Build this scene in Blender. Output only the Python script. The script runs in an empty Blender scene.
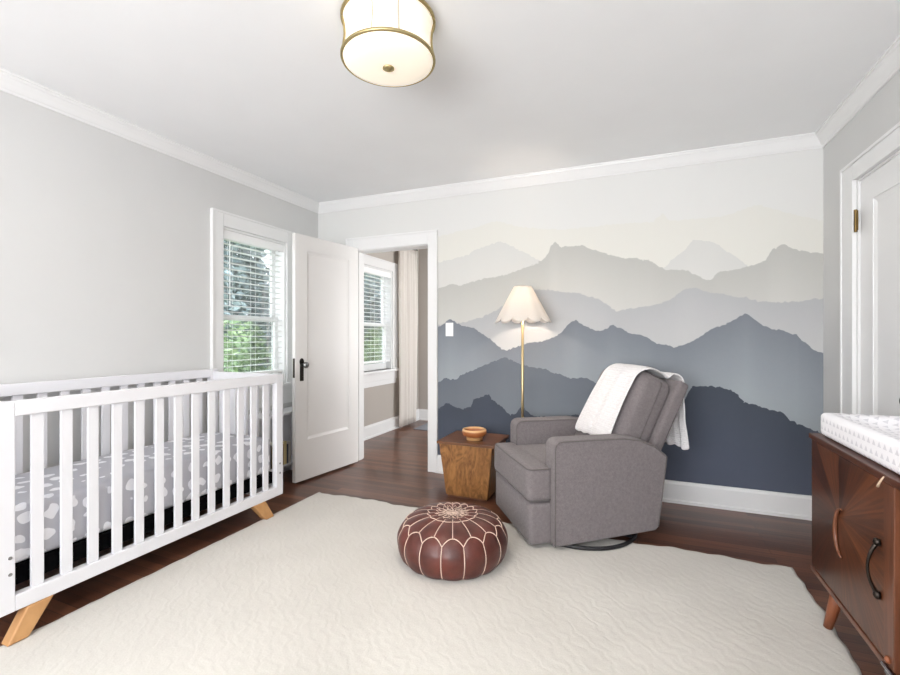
import bpy, bmesh, math, random
from mathutils import Vector, Matrix
R_ = random.Random(7)
sc = bpy.context.scene
COL = sc.collection
PI = math.pi

# ------------------------------------------------------------------ dimensions of the room
XL, XR, YB, YF, ZC = -2.98, 1.134, 3.69, -2.3, 2.55
CAM_H, FPX, YAW = 1.21, 450.0, math.radians(22.6)
WT = 0.14                                   # wall thickness
HY, HX = 5.95, 0.2                          # next room: far wall, right wall

# ------------------------------------------------------------------ materials
def lin(c):
    c = c / 255.0
    return c / 12.92 if c <= 0.04045 else ((c + 0.055) / 1.055) ** 2.4
def rgb(r, g, b): return (lin(r), lin(g), lin(b), 1.0)

def new_mat(name):
    m = bpy.data.materials.new(name); m.use_nodes = True
    nt = m.node_tree
    return m, nt, nt.nodes['Principled BSDF']
def N(nt, typ, **kw):
    n = nt.nodes.new(typ)
    for k, v in kw.items():
        if k.startswith('i_'):
            key = k[2:]
            n.inputs[int(key) if key.isdigit() else key.replace('_', ' ')].default_value = v
        else: setattr(n, k, v)
    return n
def L(nt, a, b): nt.links.new(a, b)
def coords(nt, scale=(1, 1, 1), rot=(0, 0, 0), loc=(0, 0, 0), geo=False):
    mp = N(nt, 'ShaderNodeMapping')
    if geo: L(nt, N(nt, 'ShaderNodeNewGeometry').outputs['Position'], mp.inputs[0])
    else: L(nt, N(nt, 'ShaderNodeTexCoord').outputs['Object'], mp.inputs[0])
    mp.inputs['Scale'].default_value = scale; mp.inputs['Rotation'].default_value = rot
    mp.inputs['Location'].default_value = loc
    return mp.outputs[0]
def ramp(nt, fac, stops, interp='LINEAR'):
    r = N(nt, 'ShaderNodeValToRGB'); r.color_ramp.interpolation = interp
    e = r.color_ramp.elements
    while len(e) < len(stops): e.new(0.5)
    for el, (p, c) in zip(e, stops): el.position = p; el.color = c
    L(nt, fac, r.inputs[0]); return r.outputs[0]
def bump(nt, bsdf, h, strength=0.3, dist=0.01):
    b = N(nt, 'ShaderNodeBump'); b.inputs['Strength'].default_value = strength; b.inputs['Distance'].default_value = dist
    L(nt, h, b.inputs['Height']); L(nt, b.outputs[0], bsdf.inputs['Normal'])
def mathn(nt, op, a, b=None, c=None):
    n = N(nt, 'ShaderNodeMath', operation=op)
    for i, x in enumerate((a, b, c)):
        if x is None: continue
        if isinstance(x, (int, float)): n.inputs[i].default_value = x
        else: L(nt, x, n.inputs[i])
    return n.outputs[0]
def mixc(nt, fac, a, b):
    n = N(nt, 'ShaderNodeMix', data_type='RGBA')
    for s, x in ((n.inputs[0], fac), (n.inputs[6], a), (n.inputs[7], b)):
        if isinstance(x, (int, float, tuple)): s.default_value = x
        else: L(nt, x, s)
    return n.outputs[2]

def paint(name, col, rough=0.5, noise=0.02, spec=0.5):
    m, nt, b = new_mat(name)
    n = N(nt, 'ShaderNodeTexNoise', i_Scale=3.0, i_Detail=3.0); L(nt, coords(nt), n.inputs['Vector'])
    d = tuple(max(0, x * (1 - noise * 2)) for x in col[:3]) + (1,)
    L(nt, ramp(nt, n.outputs[0], [(0.3, d), (0.7, col)]), b.inputs['Base Color'])
    b.inputs['Roughness'].default_value = rough; b.inputs['Specular IOR Level'].default_value = spec
    return m
def metal(name, col, rough=0.3):
    m, nt, b = new_mat(name)
    b.inputs['Base Color'].default_value = col; b.inputs['Metallic'].default_value = 1
    n = N(nt, 'ShaderNodeTexNoise', i_Scale=40.0); L(nt, coords(nt), n.inputs['Vector'])
    L(nt, ramp(nt, n.outputs[0], [(0, (rough * .8,) * 3 + (1,)), (1, (min(1, rough * 1.2),) * 3 + (1,))]), b.inputs['Roughness'])
    return m
def wood(name, c1, c2, scale=(1, 12, 12), rough=0.4, dist=2.0, spec=0.5, rot=(0, 0, 0)):
    m, nt, b = new_mat(name)
    v = coords(nt, scale, rot)
    n = N(nt, 'ShaderNodeTexNoise', i_Scale=2.0, i_Detail=6.0, i_Distortion=dist); L(nt, v, n.inputs['Vector'])
    n2 = N(nt, 'ShaderNodeTexNoise', i_Scale=14.0, i_Detail=3.0); L(nt, v, n2.inputs['Vector'])
    s = mathn(nt, 'ADD', mathn(nt, 'MULTIPLY', n.outputs[0], .75), mathn(nt, 'MULTIPLY', n2.outputs[0], .25))
    L(nt, ramp(nt, s, [(0.33, c1), (0.67, c2)]), b.inputs['Base Color'])
    b.inputs['Roughness'].default_value = rough; b.inputs['Specular IOR Level'].default_value = spec
    bump(nt, b, s, 0.06, 0.002)
    return m
def fabric(name, c1, c2, scale=400, bstr=0.35, sheen=0.1):
    m, nt, b = new_mat(name)
    v = coords(nt)
    n = N(nt, 'ShaderNodeTexNoise', i_Scale=scale, i_Detail=2.0); L(nt, v, n.inputs['Vector'])
    n2 = N(nt, 'ShaderNodeTexNoise', i_Scale=60.0, i_Detail=3.0); L(nt, v, n2.inputs['Vector'])
    s = mathn(nt, 'ADD', mathn(nt, 'MULTIPLY', n.outputs[0], .7), mathn(nt, 'MULTIPLY', n2.outputs[0], .3))
    L(nt, ramp(nt, s, [(0.35, c1), (0.65, c2)]), b.inputs['Base Color'])
    b.inputs['Roughness'].default_value = 0.9; b.inputs['Specular IOR Level'].default_value = 0.2
    b.inputs['Sheen Weight'].default_value = sheen
    bump(nt, b, s, bstr, 0.003)
    return m

WALL = paint('grey_wall_paint', rgb(208, 208, 207), 0.7, 0.01, 0.2)
WHITE = paint('white_trim_paint', rgb(229, 229, 229), 0.35, 0.005)
CEIL = paint('ceiling_paint', rgb(240, 241, 242), 0.8, 0.01, 0.2)
TAUPE = paint('taupe_wall_paint', rgb(178, 171, 164), 0.7, 0.01, 0.2)
DOORW = paint('door_paint', rgb(222, 220, 218), 0.4, 0.005)
CRIBW = paint('crib_white_paint', rgb(226, 226, 230), 0.35, 0.004)
BRASS = metal('antique_brass', rgb(182, 166, 122), 0.4)
AGED = metal('aged_brass', rgb(112, 92, 58), 0.4)
LBRASS = metal('satin_brass', rgb(205, 184, 140), 0.35)
DARKM = metal('dark_bronze', rgb(62, 56, 52), 0.35)
STEEL = metal('brushed_steel', rgb(150, 150, 150), 0.3)
CHROME = metal('chrome', rgb(220, 220, 224), 0.12)
BLACK = paint('black_plastic', rgb(24, 24, 28), 0.45)
DEEP = paint('deep_black_cloth', rgb(9, 9, 11), 0.9, .02, .05)
BEECH = wood('beech_wood', rgb(170, 124, 78), rgb(194, 148, 98), (3, 3, 1), 0.45)
GREYF = fabric('grey_upholstery', rgb(106, 100, 101), rgb(132, 125, 126), 350)
PIPING = fabric('grey_piping', rgb(92, 87, 86), rgb(110, 105, 104), 350)
SLATM = paint('blind_white', rgb(243, 243, 243), 0.5, 0.003)
PLATE = paint('switch_white', rgb(240, 240, 240), 0.35, 0.002)

def floor_mat():
    m, nt, b = new_mat('dark_oak_floor')
    br = N(nt, 'ShaderNodeTexBrick', offset=0.37, offset_frequency=2)
    br.inputs['Color1'].default_value = (0.1, 0.1, 0.1, 1); br.inputs['Color2'].default_value = (0.9, 0.9, 0.9, 1)
    br.inputs['Mortar'].default_value = (0, 0, 0, 1)
    br.inputs['Scale'].default_value = 1; br.inputs['Mortar Size'].default_value = 0.0012
    br.inputs['Brick Width'].default_value = 1.1; br.inputs['Row Height'].default_value = 0.058
    L(nt, coords(nt, geo=True), br.inputs['Vector'])
    n = N(nt, 'ShaderNodeTexNoise', i_Scale=1.0, i_Detail=7.0, i_Distortion=1.5); L(nt, coords(nt, (2.5, 45, 45), geo=True), n.inputs['Vector'])
    f = mathn(nt, 'ADD', mathn(nt, 'MULTIPLY', br.outputs['Color'], .45), mathn(nt, 'MULTIPLY', n.outputs[0], .55))
    c = ramp(nt, f, [(0.15, rgb(52, 30, 22)), (0.45, rgb(92, 58, 43)), (0.8, rgb(126, 84, 63))])
    c2 = mixc(nt, br.outputs['Fac'], c, rgb(28, 16, 12))
    L(nt, c2, b.inputs['Base Color'])
    b.inputs['Roughness'].default_value = 0.28
    bump(nt, b, mathn(nt, 'ADD', mathn(nt, 'MULTIPLY', br.outputs['Fac'], -1.0), mathn(nt, 'MULTIPLY', n.outputs[0], .3)), 0.15, 0.002)
    return m
FLOOR = floor_mat()
RT = .012                                   # rug thickness

# ---- the painted mountain mural: ridge lines as float curves over the wall's own metres
_c, _s = math.cos(YAW), math.sin(YAW)
def on_back_wall(u, v):
    a = (u - 450) / FPX
    dx, dy = a * _c - _s, a * _s + _c
    k = YB / dy
    return dx * k, CAM_H + (337.5 - v) / FPX * k
MX0, MX1 = -1.75, 1.25
RIDGES = [
 ([(440,236),(470,229),(497,221),(520,227),(560,230),(620,224),(652,222),(663,213.5),(670,221),(720,217),(757,205),(785,212),(823,221)], rgb(216,215,209), rgb(218,217,210)),
 ([(440,262),(470,254.4),(472,251),(487,246),(501,241),(528,254),(539,261),(560,275),(620,290),(650,280),(665.6,266.7),(674,257.8),(683,252),(693,240),(701,241),(713,242),(719,245.5),(725.5,251),(734,255.6),(745.5,264.4),(770,285),(823,300)], rgb(205,205,202), rgb(213,212,208)),
 ([(440,288.2),(452,283.8),(459,285.6),(472,281.6),(494.4,276.7),(503,275.6),(534.4,264.4),(543,260),(548,254.4),(551,245.6),(555.6,241.6),(561,247.3),(576.7,245.6),(583.3,245.6),(594.4,250),(607.8,254.4),(619,257),(625.6,259),(630,258),(637.8,257.8),(640,260),(649,260),(659,266.7),(665.6,269.6),(687.8,270),(692,274),(699,275.6),(703,279.3),(711,280),(717.8,272.2),(736.7,269),(759,263.3),(765.6,260),(769,254.4),(772,249),(778,247.3),(781,244.4),(785.6,244.4),(794.4,249),(803,251),(823.5,254)], rgb(182,182,178), rgb(206,205,200)),
 ([(440,325),(465,322),(483,317),(497,310),(515,297),(530,290),(550,290),(563,292),(579,293.3),(590,296.7),(599,299),(608,305.6),(616.7,311),(630,309),(656.7,304.4),(670,300),(683.3,290),(694.4,287.3),(701,290),(705.6,292),(727.8,294.4),(736.7,297.3),(747.8,297.8),(756.7,301),(781,302),(799,302),(807.8,299.3),(823.5,298.4)], rgb(175,176,178), rgb(202,202,201)),
 ([(440,326.7),(450,319),(452,320),(461,325.6),(474.4,327.8),(477.8,331),(490,339),(499,346.7),(504.4,350.5),(514.4,347.8),(527.8,343.3),(547.8,340),(561,333.3),(566.7,325.6),(575.6,319.6),(583.3,325.6),(596.7,331),(604.4,330),(609,326.7),(613.3,325),(619,327.8),(630,333),(646.7,336.7),(656.7,344.4),(666.7,344.4),(675.6,347.8),(690,342.2),(712,329),(730,322.2),(739,316.7),(746.7,313.3),(752,317.8),(761,324.4),(772,329),(781,330),(792,334.4),(797.8,334.4),(800,340),(807.8,344.4),(813.3,350),(823.5,353.5)], rgb(123,128,136), rgb(158,165,170)),
 ([(440,382),(444.4,377.8),(449,379.3),(456.7,380),(460,375.6),(479,367.8),(485.6,364.4),(504.4,357),(519,363.3),(530,366.7),(545.6,369),(550,372),(561,374.4),(565.6,377),(572,378.4),(585.6,378.4),(592,381),(620,392),(650,420),(680,460),(823,470)], rgb(104,110,119), rgb(124,131,138)),
 ([(440,407.8),(446.7,403.3),(451,404.4),(456.7,407.8),(463.3,409),(471,406.7),(473.3,400),(482,396.7),(489,394),(491,399),(503.3,407.8),(510,415.6),(515.6,413.3),(522,406.7),(527.8,412),(533,416),(560,418),(576,414),(600,425),(650,425),(680,410),(686,398),(690,388),(696.7,386),(719,386.7),(730,389.6),(736.7,393.3),(743.3,402.2),(759,405.6),(767.8,409),(783.3,412.7),(789,420),(807.8,427.8),(820,432.7),(823.5,434)], rgb(70,76,87), rgb(86,92,107)),
]
def mural_mat():
    m, nt, b = new_mat('painted_mountain_mural')
    sep = N(nt, 'ShaderNodeSeparateXYZ'); L(nt, N(nt, 'ShaderNodeNewGeometry').outputs['Position'], sep.inputs[0])
    x, z = sep.outputs[0], sep.outputs[2]
    xn = mathn(nt, 'DIVIDE', mathn(nt, 'SUBTRACT', x, MX0), MX1 - MX0)
    nz = N(nt, 'ShaderNodeTexNoise', i_Scale=38.0, i_Detail=4.0); L(nt, coords(nt, geo=True), nz.inputs['Vector'])
    jit = mathn(nt, 'MULTIPLY', mathn(nt, 'SUBTRACT', nz.outputs[0], .5), 0.04)
    zj = mathn(nt, 'ADD', z, jit)
    inside = mathn(nt, 'GREATER_THAN', x, -1.665)
    mist = mathn(nt, 'MULTIPLY', z, 1 / ZC)
    col = ramp(nt, mist, [(0.5, rgb(219, 218, 211)), (0.85, rgb(217, 217, 215))])
    for pts, top, low in RIDGES:
        fc = N(nt, 'ShaderNodeFloatCurve'); cu = fc.mapping.curves[0]
        P = []
        for u, v in pts:
            px, pz = on_back_wall(u, v); P.append(((px - MX0) / (MX1 - MX0), pz / ZC))
        P = [(0.0, P[0][1])] + P + [(1.0, P[-1][1])]
        cu.points[0].location = P[0]; cu.points[1].location = P[-1]
        for p in P[1:-1]: cu.points.new(*p)
        for p in cu.points: p.handle_type = 'VECTOR'
        fc.mapping.update()
        L(nt, xn, fc.inputs['Value'])
        rz = mathn(nt, 'MULTIPLY', fc.outputs[0], ZC)
        depth = mathn(nt, 'SUBTRACT', rz, zj)
        g = mathn(nt, 'DIVIDE', depth, 0.55)
        lc = ramp(nt, g, [(0.0, top), (1.0, low)])
        mask = mathn(nt, 'MULTIPLY', mathn(nt, 'GREATER_THAN', depth, 0.0), inside)
        col = mixc(nt, mask, col, lc)
    L(nt, col, b.inputs['Base Color'])
    b.inputs['Roughness'].default_value = 0.7; b.inputs['Specular IOR Level'].default_value = 0.2
    return m
MURAL = mural_mat()

# ------------------------------------------------------------------ mesh helpers
def link(name, bm, mat, parent=None, smooth=False, mods=()):
    bm.normal_update()
    me = bpy.data.meshes.new(name); bm.to_mesh(me); bm.free()
    if smooth: me.shade_smooth()
    mats = mat if isinstance(mat, (list, tuple)) else [mat]
    for m in mats: me.materials.append(m)
    o = bpy.data.objects.new(name, me); COL.objects.link(o)
    if parent is not None: o.parent = parent
    for kind, kw in mods:
        md = o.modifiers.new(kind.lower(), kind)
        for k, v in kw.items(): setattr(md, k, v)
    return o
BEV = lambda w=.003, s=2: ('BEVEL', dict(width=w, segments=s, limit_method='ANGLE'))
def tag(o, label=None, cat=None, group=None, kind=None):
    if label: o['label'] = label
    if cat: o['category'] = cat
    if group: o['group'] = group
    if kind: o['kind'] = kind
    return o
def empty(name, loc=(0, 0, 0), rz=0):
    o = bpy.data.objects.new(name, None); COL.objects.link(o)
    o.empty_display_size = .05
    o.location = loc; o.rotation_euler = (0, 0, rz); return o
def struct(name, bm, mat, parent=None, label=None, cat=None, **kw):
    o = link(name, bm, mat, parent, **kw)
    if parent is None: tag(o, label, cat, kind='structure')
    return o
def box(bm, x0, x1, y0, y1, z0, z1, mi=0):
    vs = [bm.verts.new(p) for p in ((x0,y0,z0),(x1,y0,z0),(x1,y1,z0),(x0,y1,z0),(x0,y0,z1),(x1,y0,z1),(x1,y1,z1),(x0,y1,z1))]
    for f in ((3,2,1,0),(4,5,6,7),(0,1,5,4),(1,2,6,5),(2,3,7,6),(3,0,4,7)):
        bm.faces.new([vs[i] for i in f]).material_index = mi
    return vs
def B(*a): bm = bmesh.new(); box(bm, *a); return bm
def prism(bm, pts, fn0, fn1):
    """pts: polygon, fn0/fn1 map a 2D point to the two end caps."""
    a = [bm.verts.new(fn0(*p)) for p in pts]; b = [bm.verts.new(fn1(*p)) for p in pts]
    n = len(pts)
    bm.faces.new(a[::-1]); bm.faces.new(b)
    for i in range(n): bm.faces.new((a[i], a[(i+1) % n], b[(i+1) % n], b[i]))
    bmesh.ops.recalc_face_normals(bm, faces=bm.faces[:])
def lathe(bm, prof, n=48, c=(0, 0, 0), caps=True, rfun=None):
    rings = []
    for r, z in prof:
        ring = []
        for i in range(n):
            a = 2 * PI * i / n
            rr = r if rfun is None else rfun(r, z, a)
            ring.append(bm.verts.new((c[0] + rr * math.cos(a), c[1] + rr * math.sin(a), c[2] + z)))
        rings.append(ring)
    for A, Bq in zip(rings, rings[1:]):
        for i in range(n): bm.faces.new((A[i], A[(i+1) % n], Bq[(i+1) % n], Bq[i]))
    if caps:
        if prof[0][0] > 1e-4: bm.faces.new(rings[0][::-1])
        if prof[-1][0] > 1e-4: bm.faces.new(rings[-1])
    bmesh.ops.remove_doubles(bm, verts=bm.verts[:], dist=1e-6)
    bmesh.ops.recalc_face_normals(bm, faces=bm.faces[:])
    return bm
def tube(bm, pts, r, n=8, closed=False):
    pts = [Vector(p) for p in pts]
    rr = r if isinstance(r, (list, tuple)) else [r] * len(pts)
    m = len(pts); rings = []
    t0 = (pts[1] - pts[0]).normalized()
    up = Vector((0, 0, 1)) if abs(t0.z) < .9 else Vector((1, 0, 0))
    nrm = (up - t0 * up.dot(t0)).normalized()
    for i in range(m):
        if closed: t = (pts[(i+1) % m] - pts[i-1]).normalized()
        else: t = (pts[min(i+1, m-1)] - pts[max(i-1, 0)]).normalized()
        nrm = nrm - t * nrm.dot(t)
        if nrm.length < 1e-5: nrm = t.orthogonal()
        nrm.normalize(); bn = t.cross(nrm)
        rings.append([bm.verts.new(pts[i] + (nrm * math.cos(2*PI*k/n) + bn * math.sin(2*PI*k/n)) * rr[i]) for k in range(n)])
    rng = range(m) if closed else range(m - 1)
    for i in rng:
        A, Bq = rings[i], rings[(i+1) % m]
        for k in range(n): bm.faces.new((A[k], A[(k+1) % n], Bq[(k+1) % n], Bq[k]))
    if not closed: bm.faces.new(rings[0][::-1]); bm.faces.new(rings[-1])
    return bm
def softbox(bm, hx, hy, hz, r=.03, bulge=(0, 0, 0), n=10, warp=None):
    """Rounded, slightly inflated box centred on the origin; warp(Vector)->Vector places it."""
    start = len(bm.verts)
    cache = {}
    def vert(p):
        k = tuple(round(c, 5) for c in p)
        if k in cache: return cache[k]
        h = Vector((hx, hy, hz)); q = Vector([max(-(h[i]-r), min(h[i]-r, p[i]*h[i])) for i in range(3)])
        pv = Vector([p[i]*h[i] for i in range(3)]); d = pv - q
        out = q + d.normalized() * r if d.length > 1e-7 else pv
        for i in range(3):
            j, k2 = (i+1) % 3, (i+2) % 3
            out[i] += bulge[i] * p[i] * (1 - p[j]**2) * (1 - p[k2]**2)
        if warp: out = Vector(warp(out))
        cache[k] = bm.verts.new(out); return cache[k]
    # denser near the edges so that the rounding shows
    T = [-1 + 2 * i / n for i in range(n + 1)]
    T = [math.copysign(1 - (1 - abs(t))**1.5, t) for t in T]
    for ax in range(3):
        for sgn in (-1, 1):
            for i in range(n):
                for j in range(n):
                    q = []
                    for (a, b) in ((i, j), (i+1, j), (i+1, j+1), (i, j+1)):
                        p = [0, 0, 0]; p[ax] = sgn; p[(ax+1) % 3] = T[a]; p[(ax+2) % 3] = T[b]
                        q.append(vert(p))
                    if sgn < 0: q.reverse()
                    bm.faces.new(q)
    return bm
def copy_tree(o, parent=None):
    c = o.copy(); COL.objects.link(c)
    if parent is not None: c.parent = parent
    for ch in list(o.children): copy_tree(ch, c)
    return c

# ------------------------------------------------------------------ room shell
def wall_with_holes(u0, u1, z0, z1, holes, to3, t0, t1):
    """A wall slab with rectangular holes (u0,u1,z0,z1): built from a cell grid, thickness t0..t1."""
    us = sorted({u0, u1, *[h[0] for h in holes], *[h[1] for h in holes]})
    zs = sorted({z0, z1, *[h[2] for h in holes], *[h[3] for h in holes]})
    bm = bmesh.new()
    solid = {}
    for i in range(len(us)-1):
        for j in range(len(zs)-1):
            cu, cz = (us[i]+us[i+1])/2, (zs[j]+zs[j+1])/2
            solid[i, j] = not any(h[0] < cu < h[1] and h[2] < cz < h[3] for h in holes)
    vc = {}
    def V(i, j, t):
        if (i, j, t) not in vc: vc[i, j, t] = bm.verts.new(to3(us[i], zs[j], t))
        return vc[i, j, t]
    for (i, j), s in solid.items():
        if not s: continue
        for t in (t0, t1): bm.faces.new((V(i,j,t), V(i+1,j,t), V(i+1,j+1,t), V(i,j+1,t)))
        for di, dj, e in ((-1,0,((i,j),(i,j+1))), (1,0,((i+1,j),(i+1,j+1))), (0,-1,((i,j),(i+1,j))), (0,1,((i,j+1),(i+1,j+1)))):
            if not solid.get((i+di, j+dj), False):
                a, b = e; bm.faces.new((V(*a,t0), V(*b,t0), V(*b,t1), V(*a,t1)))
    bmesh.ops.recalc_face_normals(bm, faces=bm.faces[:])
    return bm
to_x = lambda u, z, t: (t, u, z)            # walls of constant X
to_y = lambda u, z, t: (u, t, z)            # walls of constant Y

W1 = (2.545, 3.235, 0.80, 2.075)            # window openings (y0,y1,z0,z1) in the left wall
W2 = (4.36, 5.17, 0.80, 2.075)
struct('floor', B(XL, XR, YF, HY, -0.1, 0.0), FLOOR, label='dark brown polished oak strip floor', cat='floor')
struct('ceiling', B(XL - .1, XR + .1, YF - .1, HY + .1, ZC, ZC + .1), CEIL, label='plain white ceiling', cat='ceiling')
struct('wall_left', wall_with_holes(YF, YB + .001, 0, ZC, [W1], to_x, XL, XL - WT), WALL, label='pale grey wall behind the crib', cat='wall')
struct('wall_left_hall', wall_with_holes(YB + .001, HY, 0, ZC, [W2], to_x, XL, XL - WT), TAUPE, label='taupe window wall of the next room', cat='wall')
D1 = (-2.540, -1.746, -0.01, 2.054)
struct('wall_back', wall_with_holes(XL, XR, 0, ZC, [D1], to_y, YB, YB + WT), MURAL, label='wall painted with grey and blue layered mountains', cat='wall')
struct('wall_hall_back', B(XL, HX, HY, HY + .1, 0, ZC), TAUPE, label='taupe far wall of the next room', cat='wall')
struct('wall_hall_right', wall_with_holes(YB + WT, HY, 0, ZC, [(4.3, 5.7, .75, 2.05)], to_x, HX, HX + .1), TAUPE, label='taupe side wall of the next room', cat='wall')  # side opening added out of view for the fill lamp
D2 = (2.54, 3.20, -0.01, 2.09)
struct('wall_right', wall_with_holes(YF, YB + WT, 0, ZC, [D2], to_x, XR, XR + WT), WALL, label='pale grey wall with the closed white door', cat='wall')
W3 = (-2.2, 0.5, 0.75, 2.2)  # unseen rear opening, added to bring light in
struct('wall_rear', wall_with_holes(XL, XR, 0, ZC, [W3], to_y, YF, YF - WT), WALL, label='grey wall behind the camera with an added window', cat='wall')

# crown moulding: a cove profile (out, down)
CROWN = [(0, .088), (.008, .088), (.012, .078), (.018, .072), (.03, .05), (.045, .028), (.052, .022), (.055, .012), (.062, .010), (.062, 0), (0, 0)]
def crown(name, x0, y0, x1, y1, nx, ny, e0=0, e1=0, prof=CROWN, z=ZC, sign=-1, lab=None):
    d = Vector((x1-x0, y1-y0, 0)).normalized()
    bm = bmesh.new()
    # mitred: ends cut back by the profile's own projection
    prism(bm, prof, lambda o, h: (x0 + nx*o + d.x*o*e0, y0 + ny*o + d.y*o*e0, z + sign*h), lambda o, h: (x1 + nx*o - d.x*o*e1, y1 + ny*o - d.y*o*e1, z + sign*h))
    return struct(name, bm, WHITE, label=lab, cat='trim')
crown('trim_1', XL, YF, XL, YB, 1, 0, 0, 1, lab='white crown moulding along the grey crib wall')
crown('trim_2', XL, YB, XR, YB, 0, -1, 1, 1, lab='white crown moulding above the mountain mural')
crown('trim_3', XR, YF, XR, YB, -1, 0, 0, 1, lab='white crown moulding above the closed closet door')
BASE = [(0, 0), (.028, 0), (.028, .02), (.018, .026), (.018, .135), (.013, .145), (.011, .157), (0, .157)]
crown('baseboard_back', -1.66, YB, XR, YB, 0, -1, 0, 1, BASE, 0, 1, 'white baseboard under the mountain mural')
crown('baseboard_back_2', XL, YB, -2.65, YB, 0, -1, 1, 0, BASE, 0, 1, 'white baseboard behind the open door')
crown('baseboard_left', XL, YF, XL, YB, 1, 0, 0, 1, BASE, 0, 1, 'white baseboard behind the crib')
crown('baseboard_right', XR, 3.352, XR, YB, -1, 0, 0, 1, BASE, 0, 1, 'white baseboard beside the closed door')
crown('baseboard_right_2', XR, YF, XR, 2.385, -1, 0, 0, 0, BASE, 0, 1, 'white baseboard behind the walnut sideboard')
crown('baseboard_hall', XL, YB + WT, XL, HY, 1, 0, 0, 1, BASE, 0, 1, 'white baseboard below the next room window')
crown('baseboard_hall_2', XL, HY, HX, HY, 0, -1, 1, 1, BASE, 0, 1, 'white baseboard on the taupe far wall')

# doorway casing and jamb in the back wall
def casing(name, u0, u1, z1, w, hw, to3, t, tout, lab, z0=0.0, mat=WHITE):
    """Side casings w wide around the opening u0..u1, head casing hw high with a cap."""
    bm = bmesh.new()
    def bx(a, b, c, d, e0, e1):
        p, q = to3(a, c, e0), to3(b, d, e1)
        box(bm, min(p[0],q[0]), max(p[0],q[0]), min(p[1],q[1]), max(p[1],q[1]), c, d)
    s = 1 if tout > t else -1
    bx(u0 - w, u0, z0, z1 + hw, t, tout); bx(u1, u1 + w, z0, z1 + hw, t, tout)
    bx(u0, u1, z1, z1 + hw, t, tout)
    bx(u0 - w, u0 - w + .018, z0, z1 + hw, tout, tout + s*.008); bx(u1 + w - .018, u1 + w, z0, z1 + hw, tout, tout + s*.008)
    bx(u0 - w + .018, u1 + w - .018, z1 + hw - .018, z1 + hw, tout, tout + s*.008)
    return struct(name, bm, mat, label=lab, cat='trim', mods=[BEV(.003)])
casing('trim_4', D1[0], D1[1], D1[3], .094, .12, to_y, YB, YB - .02, 'white casing around the open doorway')
casing('trim_5', D1[0], D1[1], D1[3], .085, .12, to_y, YB + WT, YB + WT + .02, 'white casing on the far side of the doorway')
bm = bmesh.new()
box(bm, D1[0], D1[0] + .008, YB, YB + WT, 0, D1[3]); box(bm, D1[1] - .002, D1[1] + .0, YB, YB + WT, 0, D1[3]); box(bm, D1[0] + .008, D1[1] - .002, YB, YB + WT, D1[3] - .006, D1[3])
box(bm, D1[0] + .008, D1[0] + .016, YB + .045, YB + WT - .03, 0, D1[3] - .006)
struct('trim_6', bm, WHITE, label='white jamb lining the open doorway', cat='trim')
casing('trim_7', D2[0] - .0, D2[1] + .0, D2[3], .150, .108, to_x, XR, XR - .02, 'white casing around the closed door')
bm = bmesh.new()
box(bm, XR + .002, XR + WT, D2[1] - .012, D2[1], 0, D2[3]); box(bm, XR + .002, XR + WT, D2[0], D2[0] + .012, 0, D2[3]); box(bm, XR + .002, XR + WT, D2[0] + .012, D2[1] - .012, D2[3] - .012, D2[3])
box(bm, XR + .06, XR + WT, D2[0] + .012, D2[1] - .012, 0, .004)
struct('trim_8', bm, WHITE, label='white jamb lining the closed door', cat='trim')

# ------------------------------------------------------------------ doors
def door_slab(bm, w, h, t, stile, top, bot, rec=.012):
    """slab 0..w in x, thickness 0..t in y, z 0..h, one recessed panel on both faces with a sloped moulding."""
    for ysurf, s in ((0, 1), (t, -1)):
        O = [(0,0),(w,0),(w,h),(0,h)]
        I = [(stile,bot),(w-stile,bot),(w-stile,h-top),(stile,h-top)]
        m = .022
        K = [(stile+m,bot+m),(w-stile-m,bot+m),(w-stile-m,h-top-m),(stile+m,h-top-m)]
        vo = [bm.verts.new((x, ysurf, z)) for x, z in O]
        vi = [bm.verts.new((x, ysurf, z)) for x, z in I]
        vj = [bm.verts.new((x, ysurf + s*.004, z)) for x, z in I]
        vk = [bm.verts.new((x, ysurf + s*rec, z)) for x, z in K]
        for a, b in ((vo, vi), (vi, vj), (vj, vk)):
            for i in range(4): bm.faces.new((a[i], a[(i+1)%4], b[(i+1)%4], b[i]))
        bm.faces.new(vk)
    for a, b in (((0,0),(w,0)), ((w,0),(w,h)), ((w,h),(0,h)), ((0,h),(0,0))):
        bm.faces.new([bm.verts.new(p) for p in ((a[0],0,a[1]),(b[0],0,b[1]),(b[0],t,b[1]),(a[0],t,a[1]))])
    bmesh.ops.remove_doubles(bm, verts=bm.verts[:], dist=1e-5)
    bmesh.ops.recalc_face_normals(bm, faces=bm.faces[:])
    return bm
# door 1 stands open; origin at its hinge edge, local x runs to the free edge
ang = math.atan2(2.925 - 3.664, -2.617 - (-2.514))
d1 = empty('door_1', (-2.516, 3.664, .018), ang); tag(d1, 'white single panel door standing open beside the window', 'door', kind='structure')
DW = .752
link('slab', door_slab(bmesh.new(), DW, 2.05, .036, .125, .13, .335), DOORW, d1)
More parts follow.
